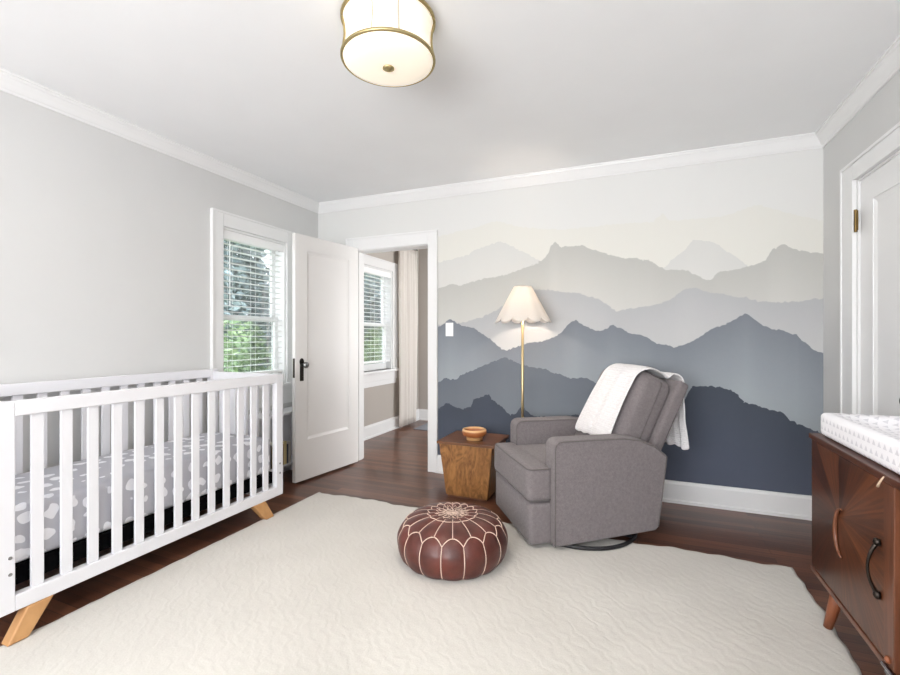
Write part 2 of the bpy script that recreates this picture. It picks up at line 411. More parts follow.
# the face towards the camera is local +y (t side)
bm = bmesh.new(); box(bm, DW - .085, DW - .045, .036, .039, .83, .985)
prism(bm, [(DW-.065 + .024*math.cos(a), .99 + .03*math.sin(a)) for a in [2*PI*i/16 for i in range(16)]], lambda x, z: (x, .036, z), lambda x, z: (x, .0392, z))
esc = link('escutcheon_plate', bm, DARKM, d1, mods=[BEV(.002)]); esc['label'] = 'dark bronze plate'
bm = bmesh.new(); lathe(bm, [(0, 0), (.012, 0), (.012, .03), (.02, .036), (.027, .046), (.026, .056), (.016, .064), (0, .066)], 20)
bmesh.ops.rotate(bm, verts=bm.verts[:], cent=(0, 0, 0), matrix=Matrix.Rotation(-PI/2, 3, 'X'))
bmesh.ops.translate(bm, verts=bm.verts[:], vec=(DW - .065, .039, .965))
kn = link('knob', bm, STEEL, d1, smooth=True); kn['label'] = 'grey metal knob'
bm = bmesh.new(); box(bm, DW, DW + .0015, .006, .03, .86, 1.02); lt = link('latch_plate', bm, DARKM, d1); lt['label'] = 'dark latch plate on the door edge'
for hz in (.25, 1.72):
    bm = bmesh.new(); tube(bm, [(-.004, -.004, hz), (-.004, -.004, hz + .09)], .006, 10); link('hinge', bm, BRASS, d1, smooth=True)
# door 2: closed in the right wall; face towards -X
d2 = empty('door_2', (XR + .012, D2[1] - .014, .008), -PI/2); tag(d2, 'white panelled door closed in the grey wall', 'door', kind='structure')
w2 = D2[1] - D2[0] - .028
link('slab', door_slab(bmesh.new(), w2, 2.07, .036, .14, .135, .3), WHITE, d2)
for hz in (.22, 1.79):
    bm = bmesh.new(); tube(bm, [(.0, -.022, hz), (.0, -.022, hz + .125)], .0075, 10); box(bm, -.018, .018, -.022, -.0165, hz + .008, hz + .117)
    h = link('hinge', bm, AGED, d2); h['label'] = 'aged brass hinge'
bm = bmesh.new(); lathe(bm, [(0, 0), (.024, 0), (.024, .006), (.01, .01), (.01, .028), (.02, .034), (.028, .046), (.026, .057), (.014, .064), (0, .065)], 20)
bmesh.ops.rotate(bm, verts=bm.verts[:], cent=(0, 0, 0), matrix=Matrix.Rotation(PI/2, 3, 'X'))
bmesh.ops.translate(bm, verts=bm.verts[:], vec=(.566, 0, .918))
k = link('knob', bm, DARKM, d2, smooth=True); k['label'] = 'dark metal knob'

# ------------------------------------------------------------------ windows in the left wall
def glass_mat():
    m, nt, b = new_mat('window_glass')
    nt.nodes.remove(b)
    t = N(nt, 'ShaderNodeBsdfTransparent'); t.inputs[0].default_value = (.97, .98, .98, 1)
    g = N(nt, 'ShaderNodeBsdfGlossy'); g.inputs['Roughness'].default_value = .02
    f = N(nt, 'ShaderNodeFresnel'); f.inputs[0].default_value = 1.45
    mx = N(nt, 'ShaderNodeMixShader'); L(nt, mathn(nt, 'MULTIPLY', f.outputs[0], .7), mx.inputs[0]); L(nt, t.outputs[0], mx.inputs[1]); L(nt, g.outputs[0], mx.inputs[2])
    L(nt, mx.outputs[0], nt.nodes['Material Output'].inputs[0]); return m
GLASS = glass_mat()
def window(name, w, lab):
    y0, y1, z0, z1 = w
    root = empty(name, (XL, (y0+y1)/2, z0)); tag(root, lab, 'window', kind='structure')
    o = Vector((XL, (y0+y1)/2, z0))
    def part(n, boxes, mat=WHITE, bev=.003):
        bm = bmesh.new()
        for b in boxes: box(bm, b[0]-o.x, b[1]-o.x, b[2]-o.y, b[3]-o.y, b[4]-o.z, b[5]-o.z)
        return link(n, bm, mat, root, mods=[BEV(bev)] if bev else [])
    c = .105; X = XL
    part('casing', [(X, X+.02, y0-c, y0, z0-.02, z1+.115), (X, X+.02, y1, y1+c, z0-.02, z1+.115), (X, X+.02, y0, y1, z1, z1+.115),
                    (X+.02, X+.028, y0-c, y0-c+.018, z0, z1+.115), (X+.02, X+.028, y1+c-.018, y1+c, z0, z1+.115), (X+.02, X+.028, y0-c+.018, y1+c-.018, z1+.097, z1+.115)])
    part('stool', [(X-.10, X+.055, y0, y1, z0-.028, z0), (X, X+.055, y0-c-.02, y0, z0-.028, z0), (X, X+.055, y1, y1+c+.02, z0-.028, z0)])
    part('apron', [(X, X+.018, y0-c, y1+c, z0-.13, z0-.028), (X, X+.012, y0-c+.01, y1+c-.01, z0-.19, z0-.13)])
    part('jamb', [(X-WT, X, y0, y0+.018, z0, z1), (X-WT, X, y1-.018, y1, z0, z1), (X-WT, X, y0+.018, y1-.018, z1-.018, z1)], bev=0)
    a0, a1 = y0+.018, y1-.018; zm = 1.375; s = .042
    xi, xo = X-.105, X-.137                      # lower sash plane, upper sash plane
    lo = part('lower_sash', [(xi, xi+.03, a0, a0+s, z0, zm+.02), (xi, xi+.03, a1-s, a1, z0, zm+.02), (xi, xi+.03, a0+s, a1-s, z0, z0+.08), (xi, xi+.03, a0+s, a1-s, zm-.025, zm+.02)])
    up = part('upper_sash', [(xo, xo+.03, a0, a0+s, zm-.02, z1-.018), (xo, xo+.03, a1-s, a1, zm-.02, z1-.018), (xo, xo+.03, a0+s, a1-s, z1-.07, z1-.018), (xo, xo+.03, a0+s, a1-s, zm-.02, zm+.02)])
    g1 = part('pane', [(xi+.012, xi+.016, a0+s, a1-s, z0+.08, zm-.025)], GLASS, 0)
    g2 = part('pane', [(xo+.012, xo+.016, a0+s, a1-s, zm+.02, z1-.07)], GLASS, 0)
    g1.parent = lo; g2.parent = up
    lk = part('sash_lock', [(xi+.004, xi+.03, (y0+y1)/2-.02, (y0+y1)/2+.02, zm+.02, zm+.034)], STEEL); lk['label'] = 'small grey sash lock'
    return root
window('window_1', W1, 'white double hung window on the grey wall behind the crib')
window('window_2', W2, 'white double hung window in the next room')

def blind(name, w, lab, zbot, seed):
    y0, y1, z0, z1 = w
    a0, a1 = y0+.026, y1-.026
    xc = XL - .038
    root = empty(name, (xc, (y0+y1)/2, z0)); tag(root, lab, 'blind', 'open slat blinds on the windows')
    o = Vector((xc, (y0+y1)/2, z0)); rr = random.Random(seed)
    def add(n, bm, mat=SLATM, **kw):
        bmesh.ops.translate(bm, verts=bm.verts[:], vec=-o); return link(n, bm, mat, root, **kw)
    add('headrail', B(xc-.025, xc+.028, a0, a1, z1-.075, z1-.02), mods=[BEV(.003)])
    add('valance', B(xc+.029, xc+.036, a0-.004, a1+.004, z1-.088, z1-.02), mods=[BEV(.003)])
    bm = bmesh.new(); z = z1 - .12; tilt = math.radians(3)
    while z > zbot + .03:
        hw = .019; dz = rr.uniform(-.001, .001)
        pr = [(-hw, 0), (0, .0025), (hw, 0), (hw, -.0028), (0, -.0003), (-hw, -.0028)]
        prism(bm, pr, lambda p, q: (xc + p*math.cos(tilt), a0, z + dz + q + p*math.sin(tilt)), lambda p, q: (xc + p*math.cos(tilt), a1, z + q - dz + p*math.sin(tilt)))
        z -= .049
    add('slats', bm)
    add('bottom_rail', B(xc-.026, xc+.026, a0, a1, zbot-.004, zbot+.018), mods=[BEV(.004)])
    for t in (.13, .5, .87):
        bm = bmesh.new(); y = a0 + (a1-a0)*t
        for dx in (-.026, .026): tube(bm, [(xc+dx, y, z1-.075), (xc+dx, y, zbot+.018)], .0012, 6)
        add('ladder_cord', bm)
    bm = bmesh.new(); tube(bm, [(xc+.036, a0+.05, z1-.09), (xc+.038, a0+.05, z1-.62)], .004, 8); add('tilt_wand', bm)
    for y in (a0-.006, a1):
        bm = B(xc-.026, xc+.03, y, y+.006, z1-.078, z1-.019); b = add('bracket', bm, STEEL)
blind('window_blind', W1, 'white slat blind hanging in the window behind the crib', .90, 1)
blind('window_blind', W2, 'white slat blind hanging in the next room window', .90, 2)

# added unseen window behind the camera to light the room: sash frame with panes
y0 = YF - .09
root = empty('added_rear_window', ((W3[0]+W3[1])/2, YF, W3[2])); tag(root, 'wide white window added behind the camera', 'window', kind='structure')
o = Vector(root.location)
bm = bmesh.new()
for b in ((W3[0], W3[0]+.05), (W3[1]-.05, W3[1]), ((W3[0]+W3[1])/2-.03, (W3[0]+W3[1])/2+.03)): box(bm, b[0], b[1], y0, y0+.04, W3[2], W3[3])
for x0, x1 in ((W3[0]+.05, (W3[0]+W3[1])/2-.03), ((W3[0]+W3[1])/2+.03, W3[1]-.05)):
    for z0, z1 in ((W3[2], W3[2]+.05), (W3[3]-.05, W3[3])): box(bm, x0, x1, y0, y0+.04, z0, z1)
bmesh.ops.translate(bm, verts=bm.verts[:], vec=-o); link('frame', bm, WHITE, root)

# ------------------------------------------------------------------ garden seen through the windows
def leaf_mat(name, a, b_):
    m, nt, b = new_mat(name)
    oi = N(nt, 'ShaderNodeTexNoise', i_Scale=3.5, i_Detail=2.0); L(nt, coords(nt, geo=True), oi.inputs['Vector'])
    L(nt, ramp(nt, oi.outputs[0], [(.3, a), (.7, b_)]), b.inputs['Base Color'])
    b.inputs['Roughness'].default_value = .6
    return m
LEAF1 = leaf_mat('bright_leaves', rgb(82, 108, 70), rgb(156, 176, 128))
LEAF2 = leaf_mat('hazy_leaves', rgb(92, 108, 108), rgb(140, 154, 154))  # lighter blue-grey puts the outdoor haze into the leaf colour
BARK = wood('bark', rgb(70, 58, 48), rgb(104, 90, 76), (4, 4, 1), .9)
def leaves(n, clumps, size, seed):
    rr = random.Random(seed); bm = bmesh.new()
    for i in range(n):
        c, r = clumps[rr.randrange(len(clumps))]
        d = Vector((rr.gauss(0, 1), rr.gauss(0, 1), rr.gauss(0, 1))).normalized() * (r * rr.random() ** .35)
        p = Vector(c) + d
        a = Vector((rr.gauss(0, 1), rr.gauss(0, 1), rr.gauss(0, .6))).normalized() * size * rr.uniform(.6, 1.3)
        b_ = a.cross(Vector((rr.gauss(0, 1), rr.gauss(0, 1), rr.gauss(0, 1)))).normalized() * size * .4
        v = [bm.verts.new(p + q) for q in (-a, b_, a, -b_)]
        bm.faces.new(v)
    return bm
def bush(name, loc, clumps, n, size, mat, lab, seed, trunk):
    root = empty(name, loc); tag(root, lab, 'tree' if 'tree' in name else 'shrub')
    link('foliage', leaves(n, clumps, size, seed), mat, root)
    bm = bmesh.new(); tube(bm, [(0, 0, 0), (.03, 0, trunk*.5), (0, .03, trunk)], [.09, .07, .04], 8); link('trunk', bm, BARK, root)
GZ = -.6
struct('ground_outside', B(-30, XL - WT - .02, -8, 30, GZ - .1, GZ), leaf_mat('lawn_green', rgb(96, 120, 70), rgb(126, 150, 92)), label='green lawn outside the house', cat='ground')
bush('garden_shrub', (-5.7, 4.9, GZ), [((0,0,1.0),.7), ((.3,-.7,1.25),.6), ((-.2,.7,1.2),.65), ((0,.2,1.7),.45), ((.3,-1.3,1.0),.6), ((0,0,.5),.7), ((.2,-.5,.45),.7)], 5200, .055, LEAF1, 'bright green shrub outside the window behind the crib', 1, .9)
bush('garden_shrub', (-5.4, 8.9, GZ), [((0,0,1.0),.7), ((.3,-.8,1.2),.6), ((-.2,.8,1.3),.7), ((0,.1,1.6),.5), ((0,0,.5),.8), ((.3,1.2,.9),.6)], 5200, .06, LEAF1, 'bright green shrub outside the next room window', 2, .9)
bush('garden_tree', (-8.6, 7.2, GZ), [((0,0,2.2),1.1), ((.3,-1.1,2.8),1.0), ((-.2,1.0,2.7),1.0), ((0,0,3.6),1.0), ((.2,-.8,1.6),1.0), ((0,.9,1.4),1.0), ((.1,-1.8,2.0),.9)], 15000, .13, LEAF2, 'dusky green tree beyond the shrub outside the crib window', 3, 2.2)
bush('garden_tree', (-8.0, 12.6, GZ), [((0,0,2.2),1.1), ((.3,-1.1,2.6),1.0), ((-.2,1.0,2.6),1.0), ((0,0,3.2),.9), ((.2,-.8,1.4),1.0), ((0,.9,1.4),1.0)], 12000, .13, LEAF2, 'dusky green tree beyond the next room window', 4, 2.2)

# ------------------------------------------------------------------ curtain, rod and mat in the next room
def cloth_mat(name, c1, c2, transl=.35):
    m, nt, b = new_mat(name)
    n = N(nt, 'ShaderNodeTexNoise', i_Scale=200.0); L(nt, coords(nt), n.inputs['Vector'])
    col = ramp(nt, n.outputs[0], [(.3, c1), (.7, c2)])
    L(nt, col, b.inputs['Base Color']); b.inputs['Roughness'].default_value = .9; b.inputs['Specular IOR Level'].default_value = .1
    t = N(nt, 'ShaderNodeBsdfTranslucent'); L(nt, col, t.inputs[0])
    mx = N(nt, 'ShaderNodeMixShader'); mx.inputs[0].default_value = transl
    L(nt, b.outputs[0], mx.inputs[1]); L(nt, t.outputs[0], mx.inputs[2]); L(nt, mx.outputs[0], nt.nodes['Material Output'].inputs[0])
    return m
CURT = cloth_mat('cream_curtain', rgb(236, 230, 224), rgb(244, 240, 235), .3)
bm = bmesh.new(); nu, nz = 90, 24; grid = []
for j in range(nz + 1):
    tz = j / nz; z = .03 + tz * 2.40; row = []
    for i in range(nu + 1):
        t = i / nu
        y = 5.21 + t * (.47 + .05 * math.sin(tz * 3))
        amp = .032 * (1 - .25 * tz) ; x = XL + .085 + amp * math.sin(t * 2*PI*6 + .7*math.sin(tz*2)) + .01*math.sin(t*23 + tz*3)
        row.append(bm.verts.new((x, y, z)))
    grid.append(row)
for j in range(nz):
    for i in range(nu): bm.faces.new((grid[j][i], grid[j][i+1], grid[j+1][i+1], grid[j+1][i]))
cu = link('curtain', bm, CURT, smooth=True, mods=[('SOLIDIFY', dict(thickness=.003))]); tag(cu, 'long cream curtain beside the next room window', 'curtain')
rod = empty('curtain_rod', (XL, 5.0, 2.44)); tag(rod, 'dark metal curtain rod above the next room window', 'curtain rod')
bm = bmesh.new(); tube(bm, [(.085, -1.0, .015), (.085, .74, .015)], .009, 10); link('rod', bm, DARKM, rod)
for y in (-.98, .70):
    bm = bmesh.new(); tube(bm, [(0.001, y, .015), (.085, y, .015)], .006, 8); lathe(bm, [(0, 0), (.02, 0), (.02, .006), (0, .006)], 12, (.0, y, 0)); link('bracket', bm, DARKM, rod)
MATG = fabric('grey_mat', rgb(104, 108, 118), rgb(140, 143, 150), 90)
mt = link('floor_mat', B(-2.72, -1.6, 5.28, 5.84, .0, .010), MATG, mods=[BEV(.003)]); tag(mt, 'small grey mat on the floor of the next room', 'mat')

# ------------------------------------------------------------------ light switch
sw = empty('light_switch', (-1.54, YB, 1.281)); tag(sw, 'white light switch on the mural beside the doorway', 'switch')
link('plate', B(-.037, .037, -.006, 0, -.06, .06), PLATE, sw, mods=[BEV(.003)])
link('toggle', B(-.008, .008, -.012, -.006, -.018, .018), PLATE, sw, mods=[BEV(.002)])

# ------------------------------------------------------------------ rug
def rug_mat():
    m, nt, b = new_mat('cream_tufted_rug')
    v = coords(nt)
    w = N(nt, 'ShaderNodeTexWave', wave_type='BANDS', bands_direction='DIAGONAL', i_Scale=9.0, i_Distortion=9.0, i_Detail=3.0, **{'i_Detail_Scale': 1.6}); L(nt, v, w.inputs['Vector'])
    n = N(nt, 'ShaderNodeTexNoise', i_Scale=160.0, i_Detail=3.0); L(nt, v, n.inputs['Vector'])
    n2 = N(nt, 'ShaderNodeTexNoise', i_Scale=1.7, i_Detail=3.0); L(nt, v, n2.inputs['Vector'])
    f = mathn(nt, 'ADD', mathn(nt, 'MULTIPLY', n.outputs[0], .4), mathn(nt, 'MULTIPLY', n2.outputs[0], .6))
    L(nt, ramp(nt, f, [(.35, rgb(194, 190, 183)), (.65, rgb(209, 205, 198))]), b.inputs['Base Color'])
    b.inputs['Roughness'].default_value = .95; b.inputs['Specular IOR Level'].default_value = .1; b.inputs['Sheen Weight'].default_value = .2
    h = mathn(nt, 'ADD', mathn(nt, 'MULTIPLY', w.outputs[0], .5), mathn(nt, 'MULTIPLY', n.outputs[0], .6))
    bump(nt, b, h, .25, .006)
    return m
bm = bmesh.new()
RX0, RX1, RY0, RY1 = -2.29, .755, .35, 2.86
nx, ny = 190, 160; RT = .012
def rug_edge(t, k): return .010*math.sin(t*9 + k) + .007*math.sin(t*23 + 2.1*k) + .005*math.sin(t*51 + k*.7)
def rug_pt(i, j):
    u, v = i/nx, j/ny
    x0 = RX0 + .3*abs(rug_edge(v*2.5, 1)) ; x1 = RX1 + .55*rug_edge(v*2.5, 2) - .02*(1-v)
    y0 = RY0 + rug_edge(u*3, 3); y1 = RY1 + rug_edge(u*3, 4) - .015 + .02*u
    # corners are clipped a little, as the hide-like edge is
    return x0 + (x1-x0)*u, y0 + (y1-y0)*v
ridge = random.Random(3); ph = [ridge.uniform(0, 6) for _ in range(6)]
def rug_z(x, y):
    row = math.floor(y / .16); k = -1 if row % 2 else 1
    w = math.sin((x*.55*k + y)*2*PI/.055 + 1.6*math.sin(x*5 + ph[0]) + 1.3*math.sin(y*7 + ph[1]) + .9*math.sin(x*13+y*3+ph[2]))
    env = .5 + .5*math.sin(x*2.3 + ph[3])*math.sin(y*2.9 + ph[4])
    return .0006 * w * env
top = [[None]*(ny+1) for _ in range(nx+1)]; bot = [[None]*(ny+1) for _ in range(nx+1)]
for i in range(nx+1):
    for j in range(ny+1):
        x, y = rug_pt(i, j)
        e = min(i, nx-i, j, ny-j)
        z = RT + rug_z(x, y) if e > 0 else RT*.55
        top[i][j] = bm.verts.new((x, y, z))
ring = [(i, 0) for i in range(nx)] + [(nx, j) for j in range(ny)] + [(i, ny) for i in range(nx, 0, -1)] + [(0, j) for j in range(ny, 0, -1)]
lowr = []
for i, j in ring:
    p = top[i][j].co; lowr.append(bm.verts.new((p.x, p.y, 0.0005)))
for i in range(nx):
    for j in range(ny): bm.faces.new((top[i][j], top[i+1][j], top[i+1][j+1], top[i][j+1]))
for k in range(len(ring)):
    a, b_ = ring[k], ring[(k+1) % len(ring)]
    bm.faces.new((lowr[k], lowr[(k+1) % len(ring)], top[b_[0]][b_[1]], top[a[0]][a[1]]))
bm.faces.new(lowr[::-1])
rug = link('area_rug', bm, rug_mat(), smooth=True); tag(rug, 'large cream tufted rug with a wavy edge on the dark floor', 'rug')

# ------------------------------------------------------------------ crib
CX0, CX1, CY0, CY1 = -2.945, -2.28, .925, 2.45
cr = empty('baby_crib', ((CX0+CX1)/2, (CY0+CY1)/2, 0)); tag(cr, 'white slatted baby crib with splayed light wood legs', 'crib')
co = Vector(cr.location)
def cpart(name, boxes, mat=CRIBW, bev=.004):
    bm = bmesh.new()
    for b in boxes: box(bm, b[0]-co.x, b[1]-co.x, b[2]-co.y, b[3]-co.y, b[4], b[5])
    return link(name, bm, mat, cr, mods=[BEV(bev, 3)])
ZB, ZB1, ZT0, ZT = .122, .185, .897, .957
PT = .04
for xa in (CX0, CX1 - PT):
    up = .019 if xa == CX0 else 0            # the wall side stands a little higher
    cpart('post', [(xa, xa+PT, CY0, CY0+.062, ZB, ZT+up)]); cpart('post', [(xa, xa+PT, CY1-.062, CY1, ZB, ZT+up)])
    cpart('top_rail', [(xa, xa+PT, CY0+.062, CY1-.062, ZT0+up, ZT+up)])
    cpart('bottom_rail', [(xa, xa+PT, CY0+.062, CY1-.062, ZB, ZB1)])
    for i in range(13):
        y = 1.037 + i * (2.279 - 1.037) / 12
        cpart('slat', [(xa+.013, xa+.027, y+.007, y+.050, ZB1, ZT0+up)], bev=.002)
for ya in (CY0 + .012, CY1 - .045):
    cpart('top_rail', [(CX0+PT, CX1-PT, ya, ya+.033, ZT0, ZT)])
    cpart('bottom_rail', [(CX0+PT, CX1-PT, ya, ya+.033, ZB, ZB1)])
    for i in range(5):
        x = CX0 + .095 + i * .104
        cpart('slat', [(x, x+.057, ya+.007, ya+.026, ZB1, ZT0)], bev=.002)
cpart('mattress_support', [(CX0+PT+.006, CX1-PT-.006, CY0+.05, CY1-.05, .206, .2835)], DEEP)['label'] = 'black mattress support'
def crib_leg(yb0, yb1, yt0, yt1, xs, zl):
    # a flat tapered board, splayed outwards at the foot; xs = +1 front, -1 wall side
    xf = (CX1 + .038) if xs > 0 else (CX0 + .02); xt = (CX1 + .004) if xs > 0 else (CX0 + .008)
    bm = bmesh.new(); w_ = .052
    def q(y, z, dx): return (lerp2(xf, xt, z/ZB) - (dx if xs > 0 else -dx) - co.x, y - co.y, zl + z*(1 - zl/ZB))
    prism(bm, [(yb0, 0), (yb1, 0), (yt1, ZB), (yt0, ZB)], lambda y, z: q(y, z, 0), lambda y, z: q(y, z, w_))
    return link('leg', bm, BEECH, cr, mods=[BEV(.006, 3)])
lerp2 = lambda a, b_, k: a + (b_-a)*k
for xs, zl in ((1, RT + .002), (-1, 0)):
    crib_leg(.945, 1.014, 1.025, 1.115, xs, zl); crib_leg(2.262, 2.330, 2.185, 2.29, xs, zl)
for y in (CY0 + .046, CY1 - .03):
    for z in (.275, .34):
        bm = bmesh.new(); lathe(bm, [(0, .0), (.007, 0), (.006, .0025), (0, .003)], 12)
        bmesh.ops.rotate(bm, verts=bm.verts[:], cent=(0,0,0), matrix=Matrix.Rotation(PI/2, 3, 'Y'))
        bmesh.ops.translate(bm, verts=bm.verts[:], vec=(CX1-co.x, y-co.y, z)); b = link('bolt', bm, STEEL, cr); b['label'] = 'small grey metal bolt head'

def sheet_mat():
    m, nt, b = new_mat('grey_cloud_sheet')
    v = coords(nt)
    nz = N(nt, 'ShaderNodeTexNoise', i_Scale=16.0, i_Detail=1.0); L(nt, v, nz.inputs['Vector'])
    off = N(nt, 'ShaderNodeVectorMath', operation='SCALE'); off.inputs['Scale'].default_value = .045
    sub = N(nt, 'ShaderNodeVectorMath', operation='SUBTRACT'); sub.inputs[1].default_value = (.5, .5, .5)
    L(nt, nz.outputs['Color'], sub.inputs[0]); L(nt, sub.outputs[0], off.inputs[0])
    add = N(nt, 'ShaderNodeVectorMath', operation='ADD'); L(nt, v, add.inputs[0]); L(nt, off.outputs[0], add.inputs[1])
    vo = N(nt, 'ShaderNodeTexVoronoi', i_Scale=12.0, i_Randomness=.4); L(nt, add.outputs[0], vo.inputs['Vector'])
    mk = ramp(nt, vo.outputs['Distance'], [(.0, (1,1,1,1)), (.345, (1,1,1,1)), (.365, (0,0,0,1))])
    L(nt, mixc(nt, mk, rgb(184, 184, 191), rgb(236, 236, 240)), b.inputs['Base Color'])
    b.inputs['Roughness'].default_value = .9; b.inputs['Specular IOR Level'].default_value = .15
    return m
mx, my, mz = (CX0+CX1)/2, (CY0+CY1)/2, .284
mat_o = empty('crib_mattress', (mx, my, mz)); tag(mat_o, 'crib mattress in a grey sheet with white cloud shapes', 'mattress')
bm = softbox(bmesh.new(), (CX1-CX0)/2 - .05, (CY1-CY0)/2 - .056, .12, .03, (.0, .0, .01), 14, lambda p: (p.x, p.y, max(.001, p.z + .12)))
link('fitted_sheet', bm, sheet_mat(), mat_o, smooth=True)

# ------------------------------------------------------------------ low bookcase under the window with books
bc = empty('low_bookcase', (-2.84, 2.93, 0)); tag(bc, 'low white bookcase under the window behind the crib', 'bookcase')
def bpart(n, *b): return link(n, B(b[0]+2.84, b[1]+2.84, b[2]-2.93, b[3]-2.93, b[4], b[5]), CRIBW, bc, mods=[BEV(.002)])
bpart('side_panel', -2.95, -2.745, 2.60, 2.618, 0, .555); bpart('side_panel', -2.95, -2.745, 3.242, 3.26, 0, .555)
bpart('top', -2.95, -2.735, 2.59, 3.27, .555, .575); bpart('shelf', -2.938, -2.75, 2.618, 3.242, .118, .135)
bpart('back_panel', -2.95, -2.938, 2.618, 3.242, .0, .555)
bk = [(.034, .19, (30, 30, 34), 'black'), (.022, .17, (196, 176, 120), 'tan'), (.03, .2, (235, 232, 222), 'cream'), (.018, .16, (120, 72, 48), 'brown'), (.028, .185, (40, 44, 52), 'charcoal'), (.024, .175, (150, 110, 80), 'light brown'), (.032, .195, (206, 190, 140), 'straw yellow'), (.02, .165, (84, 90, 104), 'slate'), (.026, .18, (210, 205, 200), 'off white')]
yb = 2.80
pages = paint('book_pages', rgb(232, 226, 210), .8)
where = ['at the crib end of the row', 'second from the crib end', 'third from the crib end', 'fourth from the crib end', 'in the middle of the row', 'just past the middle of the row', 'third from the far end', 'second from the far end', 'at the far end of the row']
for i, (t, h, c, cn) in enumerate(bk):
    b = empty('book', (-2.80, yb + t/2, .1355)); tag(b, '%s book on the low white bookcase shelf, %s' % (cn, where[i]), 'book', 'books in the low bookcase')
    bm = bmesh.new(); box(bm, -.07, .045, -t/2, -t/2+.003, 0, h); box(bm, -.07, .045, t/2-.003, t/2, 0, h); box(bm, .042, .045, -t/2+.003, t/2-.003, 0, h)
    link('cover', bm, paint('book_' + cn.replace(' ', '_'), rgb(*c), .5), b)
    link('pages', B(-.066, .042, -t/2+.003, t/2-.003, .003, h-.004), pages, b)
    yb += t + .002

# ------------------------------------------------------------------ moroccan pouf
PN = 16; PR, PH = .297, .245
px, py = -.936, 2.284
pf = empty('leather_pouf', (px, py, RT)); pf.scale = (1, 1, 1.05); tag(pf, 'round brown leather pouf with cream stitching and a star on top', 'pouf')
def pouf_prof(t):
    """t 0 (top centre) .. 1 (bottom centre) -> (r, z)"""
    keys = [(0, 0, .222), (.12, .07, .224), (.25, .13, .222), (.38, .200, .209), (.5, .256, .180), (.6, .286, .138), (.68, .295, .105), (.76, .291, .066), (.85, .268, .020), (.92, .225, .003), (1, 0, .002)]
    for a, b_ in zip(keys, keys[1:]):
        if t <= b_[0]:
            k = (t - a[0]) / (b_[0] - a[0]); i = keys.index(a)
            p0 = keys[max(i-1, 0)]; p3 = keys[min(i+2, len(keys)-1)]
            def cr_(q): # catmull-rom
                return .5*((2*a[q]) + (-p0[q]+b_[q])*k + (2*p0[q]-5*a[q]+4*b_[q]-p3[q])*k*k + (-p0[q]+3*a[q]-3*b_[q]+p3[q])*k**3)
            return max(0, cr_(1)), max(0.0015, cr_(2))
    return 0, .002
TZ0, TZ1 = .465, .54      # zigzag between radial lines (inner end) and side lines (outer end)
def pouf_pt(t, a, off=0.0):
    r, z = pouf_prof(t)
    # panels puff out between the seams: radial seams on top, half-step seams on the side
    w = min(1, max(0, (t - TZ0) / (TZ1 - TZ0)))
    top_s = abs(math.sin(a * PN / 2)); side_s = abs(math.cos(a * PN / 2))
    puff = .0075 * ((1-w) * top_s**.6 * min(1, t/.2) + w * side_s**.6) * (1 if t < .85 else max(0, (1-t)/.15))
    d = 1e-3; r1, z1 = pouf_prof(min(1, t+d)); r0, z0 = pouf_prof(max(0, t-d))
    tv = Vector((r1-r0, z1-z0)); nv = Vector((-tv.y, tv.x)); nv = nv.normalized() if nv.length else Vector((0, 1))
    if nv.y < 0 and t < .3: nv = -nv
    r += nv.x * (puff + off); z += nv.y * (puff + off)
    return Vector((r*math.cos(a), r*math.sin(a), max(z, .001)))
def leather():
    m, nt, b = new_mat('brown_leather')
    v = coords(nt)
    n = N(nt, 'ShaderNodeTexNoise', i_Scale=9.0, i_Detail=4.0); L(nt, v, n.inputs['Vector'])
    L(nt, ramp(nt, n.outputs[0], [(.3, rgb(62, 29, 24)), (.7, rgb(100, 50, 41))]), b.inputs['Base Color'])
    vo = N(nt, 'ShaderNodeTexVoronoi', i_Scale=180.0); L(nt, v, vo.inputs['Vector'])
    b.inputs['Roughness'].default_value = .4
    bump(nt, b, mathn(nt, 'ADD', mathn(nt, 'MULTIPLY', vo.outputs['Distance'], .3), mathn(nt, 'MULTIPLY', n.outputs[0], 3.0)), .25, .004)
    return m
bm = bmesh.new(); NT, NA = 60, PN*12; rings = []
for i in range(1, NT):
    rings.append([bm.verts.new(pouf_pt(i/NT, 2*PI*(k+.0)/NA)) for k in range(NA)])
tc = bm.verts.new((0, 0, .222)); bcn = bm.verts.new((0, 0, .001))
for k in range(NA):
    bm.faces.new((tc, rings[0][k], rings[0][(k+1)%NA])); bm.faces.new((bcn, rings[-1][(k+1)%NA], rings[-1][k]))
    for i in range(NT-2): bm.faces.new((rings[i][k], rings[i+1][k], rings[i+1][(k+1)%NA], rings[i][(k+1)%NA]))
bmesh.ops.recalc_face_normals(bm, faces=bm.faces[:])
link('leather_body', bm, leather(), pf, smooth=True)
CREAMT = fabric('cream_thread', rgb(196, 172, 156), rgb(222, 200, 184), 300)
bm = bmesh.new(); A0 = math.radians(4); sa = 2*PI/PN
lerp = lambda a, b_, k: a + (b_-a)*k
for k in range(PN):
    a = k*sa; h = a + sa/2
    tube(bm, [pouf_pt(lerp(.17, TZ0, q/8), a, .001) for q in range(9)], .0024, 6)
    for sg in (-1, 1):
        tube(bm, [pouf_pt(lerp(TZ0, TZ1, (q/6)**1.6), a + sg*sa/2*q/6, .001) for q in range(7)], .0026, 6)
    tube(bm, [pouf_pt(lerp(TZ1, .88, q/9), h, .001) for q in range(10)], .0026, 6)
    tube(bm, [pouf_pt(.235 + .03*math.sin(q/6*PI), a + sa*q/6, .001) for q in range(7)], .0022, 6)
link('seam_stitching', bm, CREAMT, pf, smooth=True)['label'] = 'cream seam stitching'
bm = bmesh.new(); rr = random.Random(5)
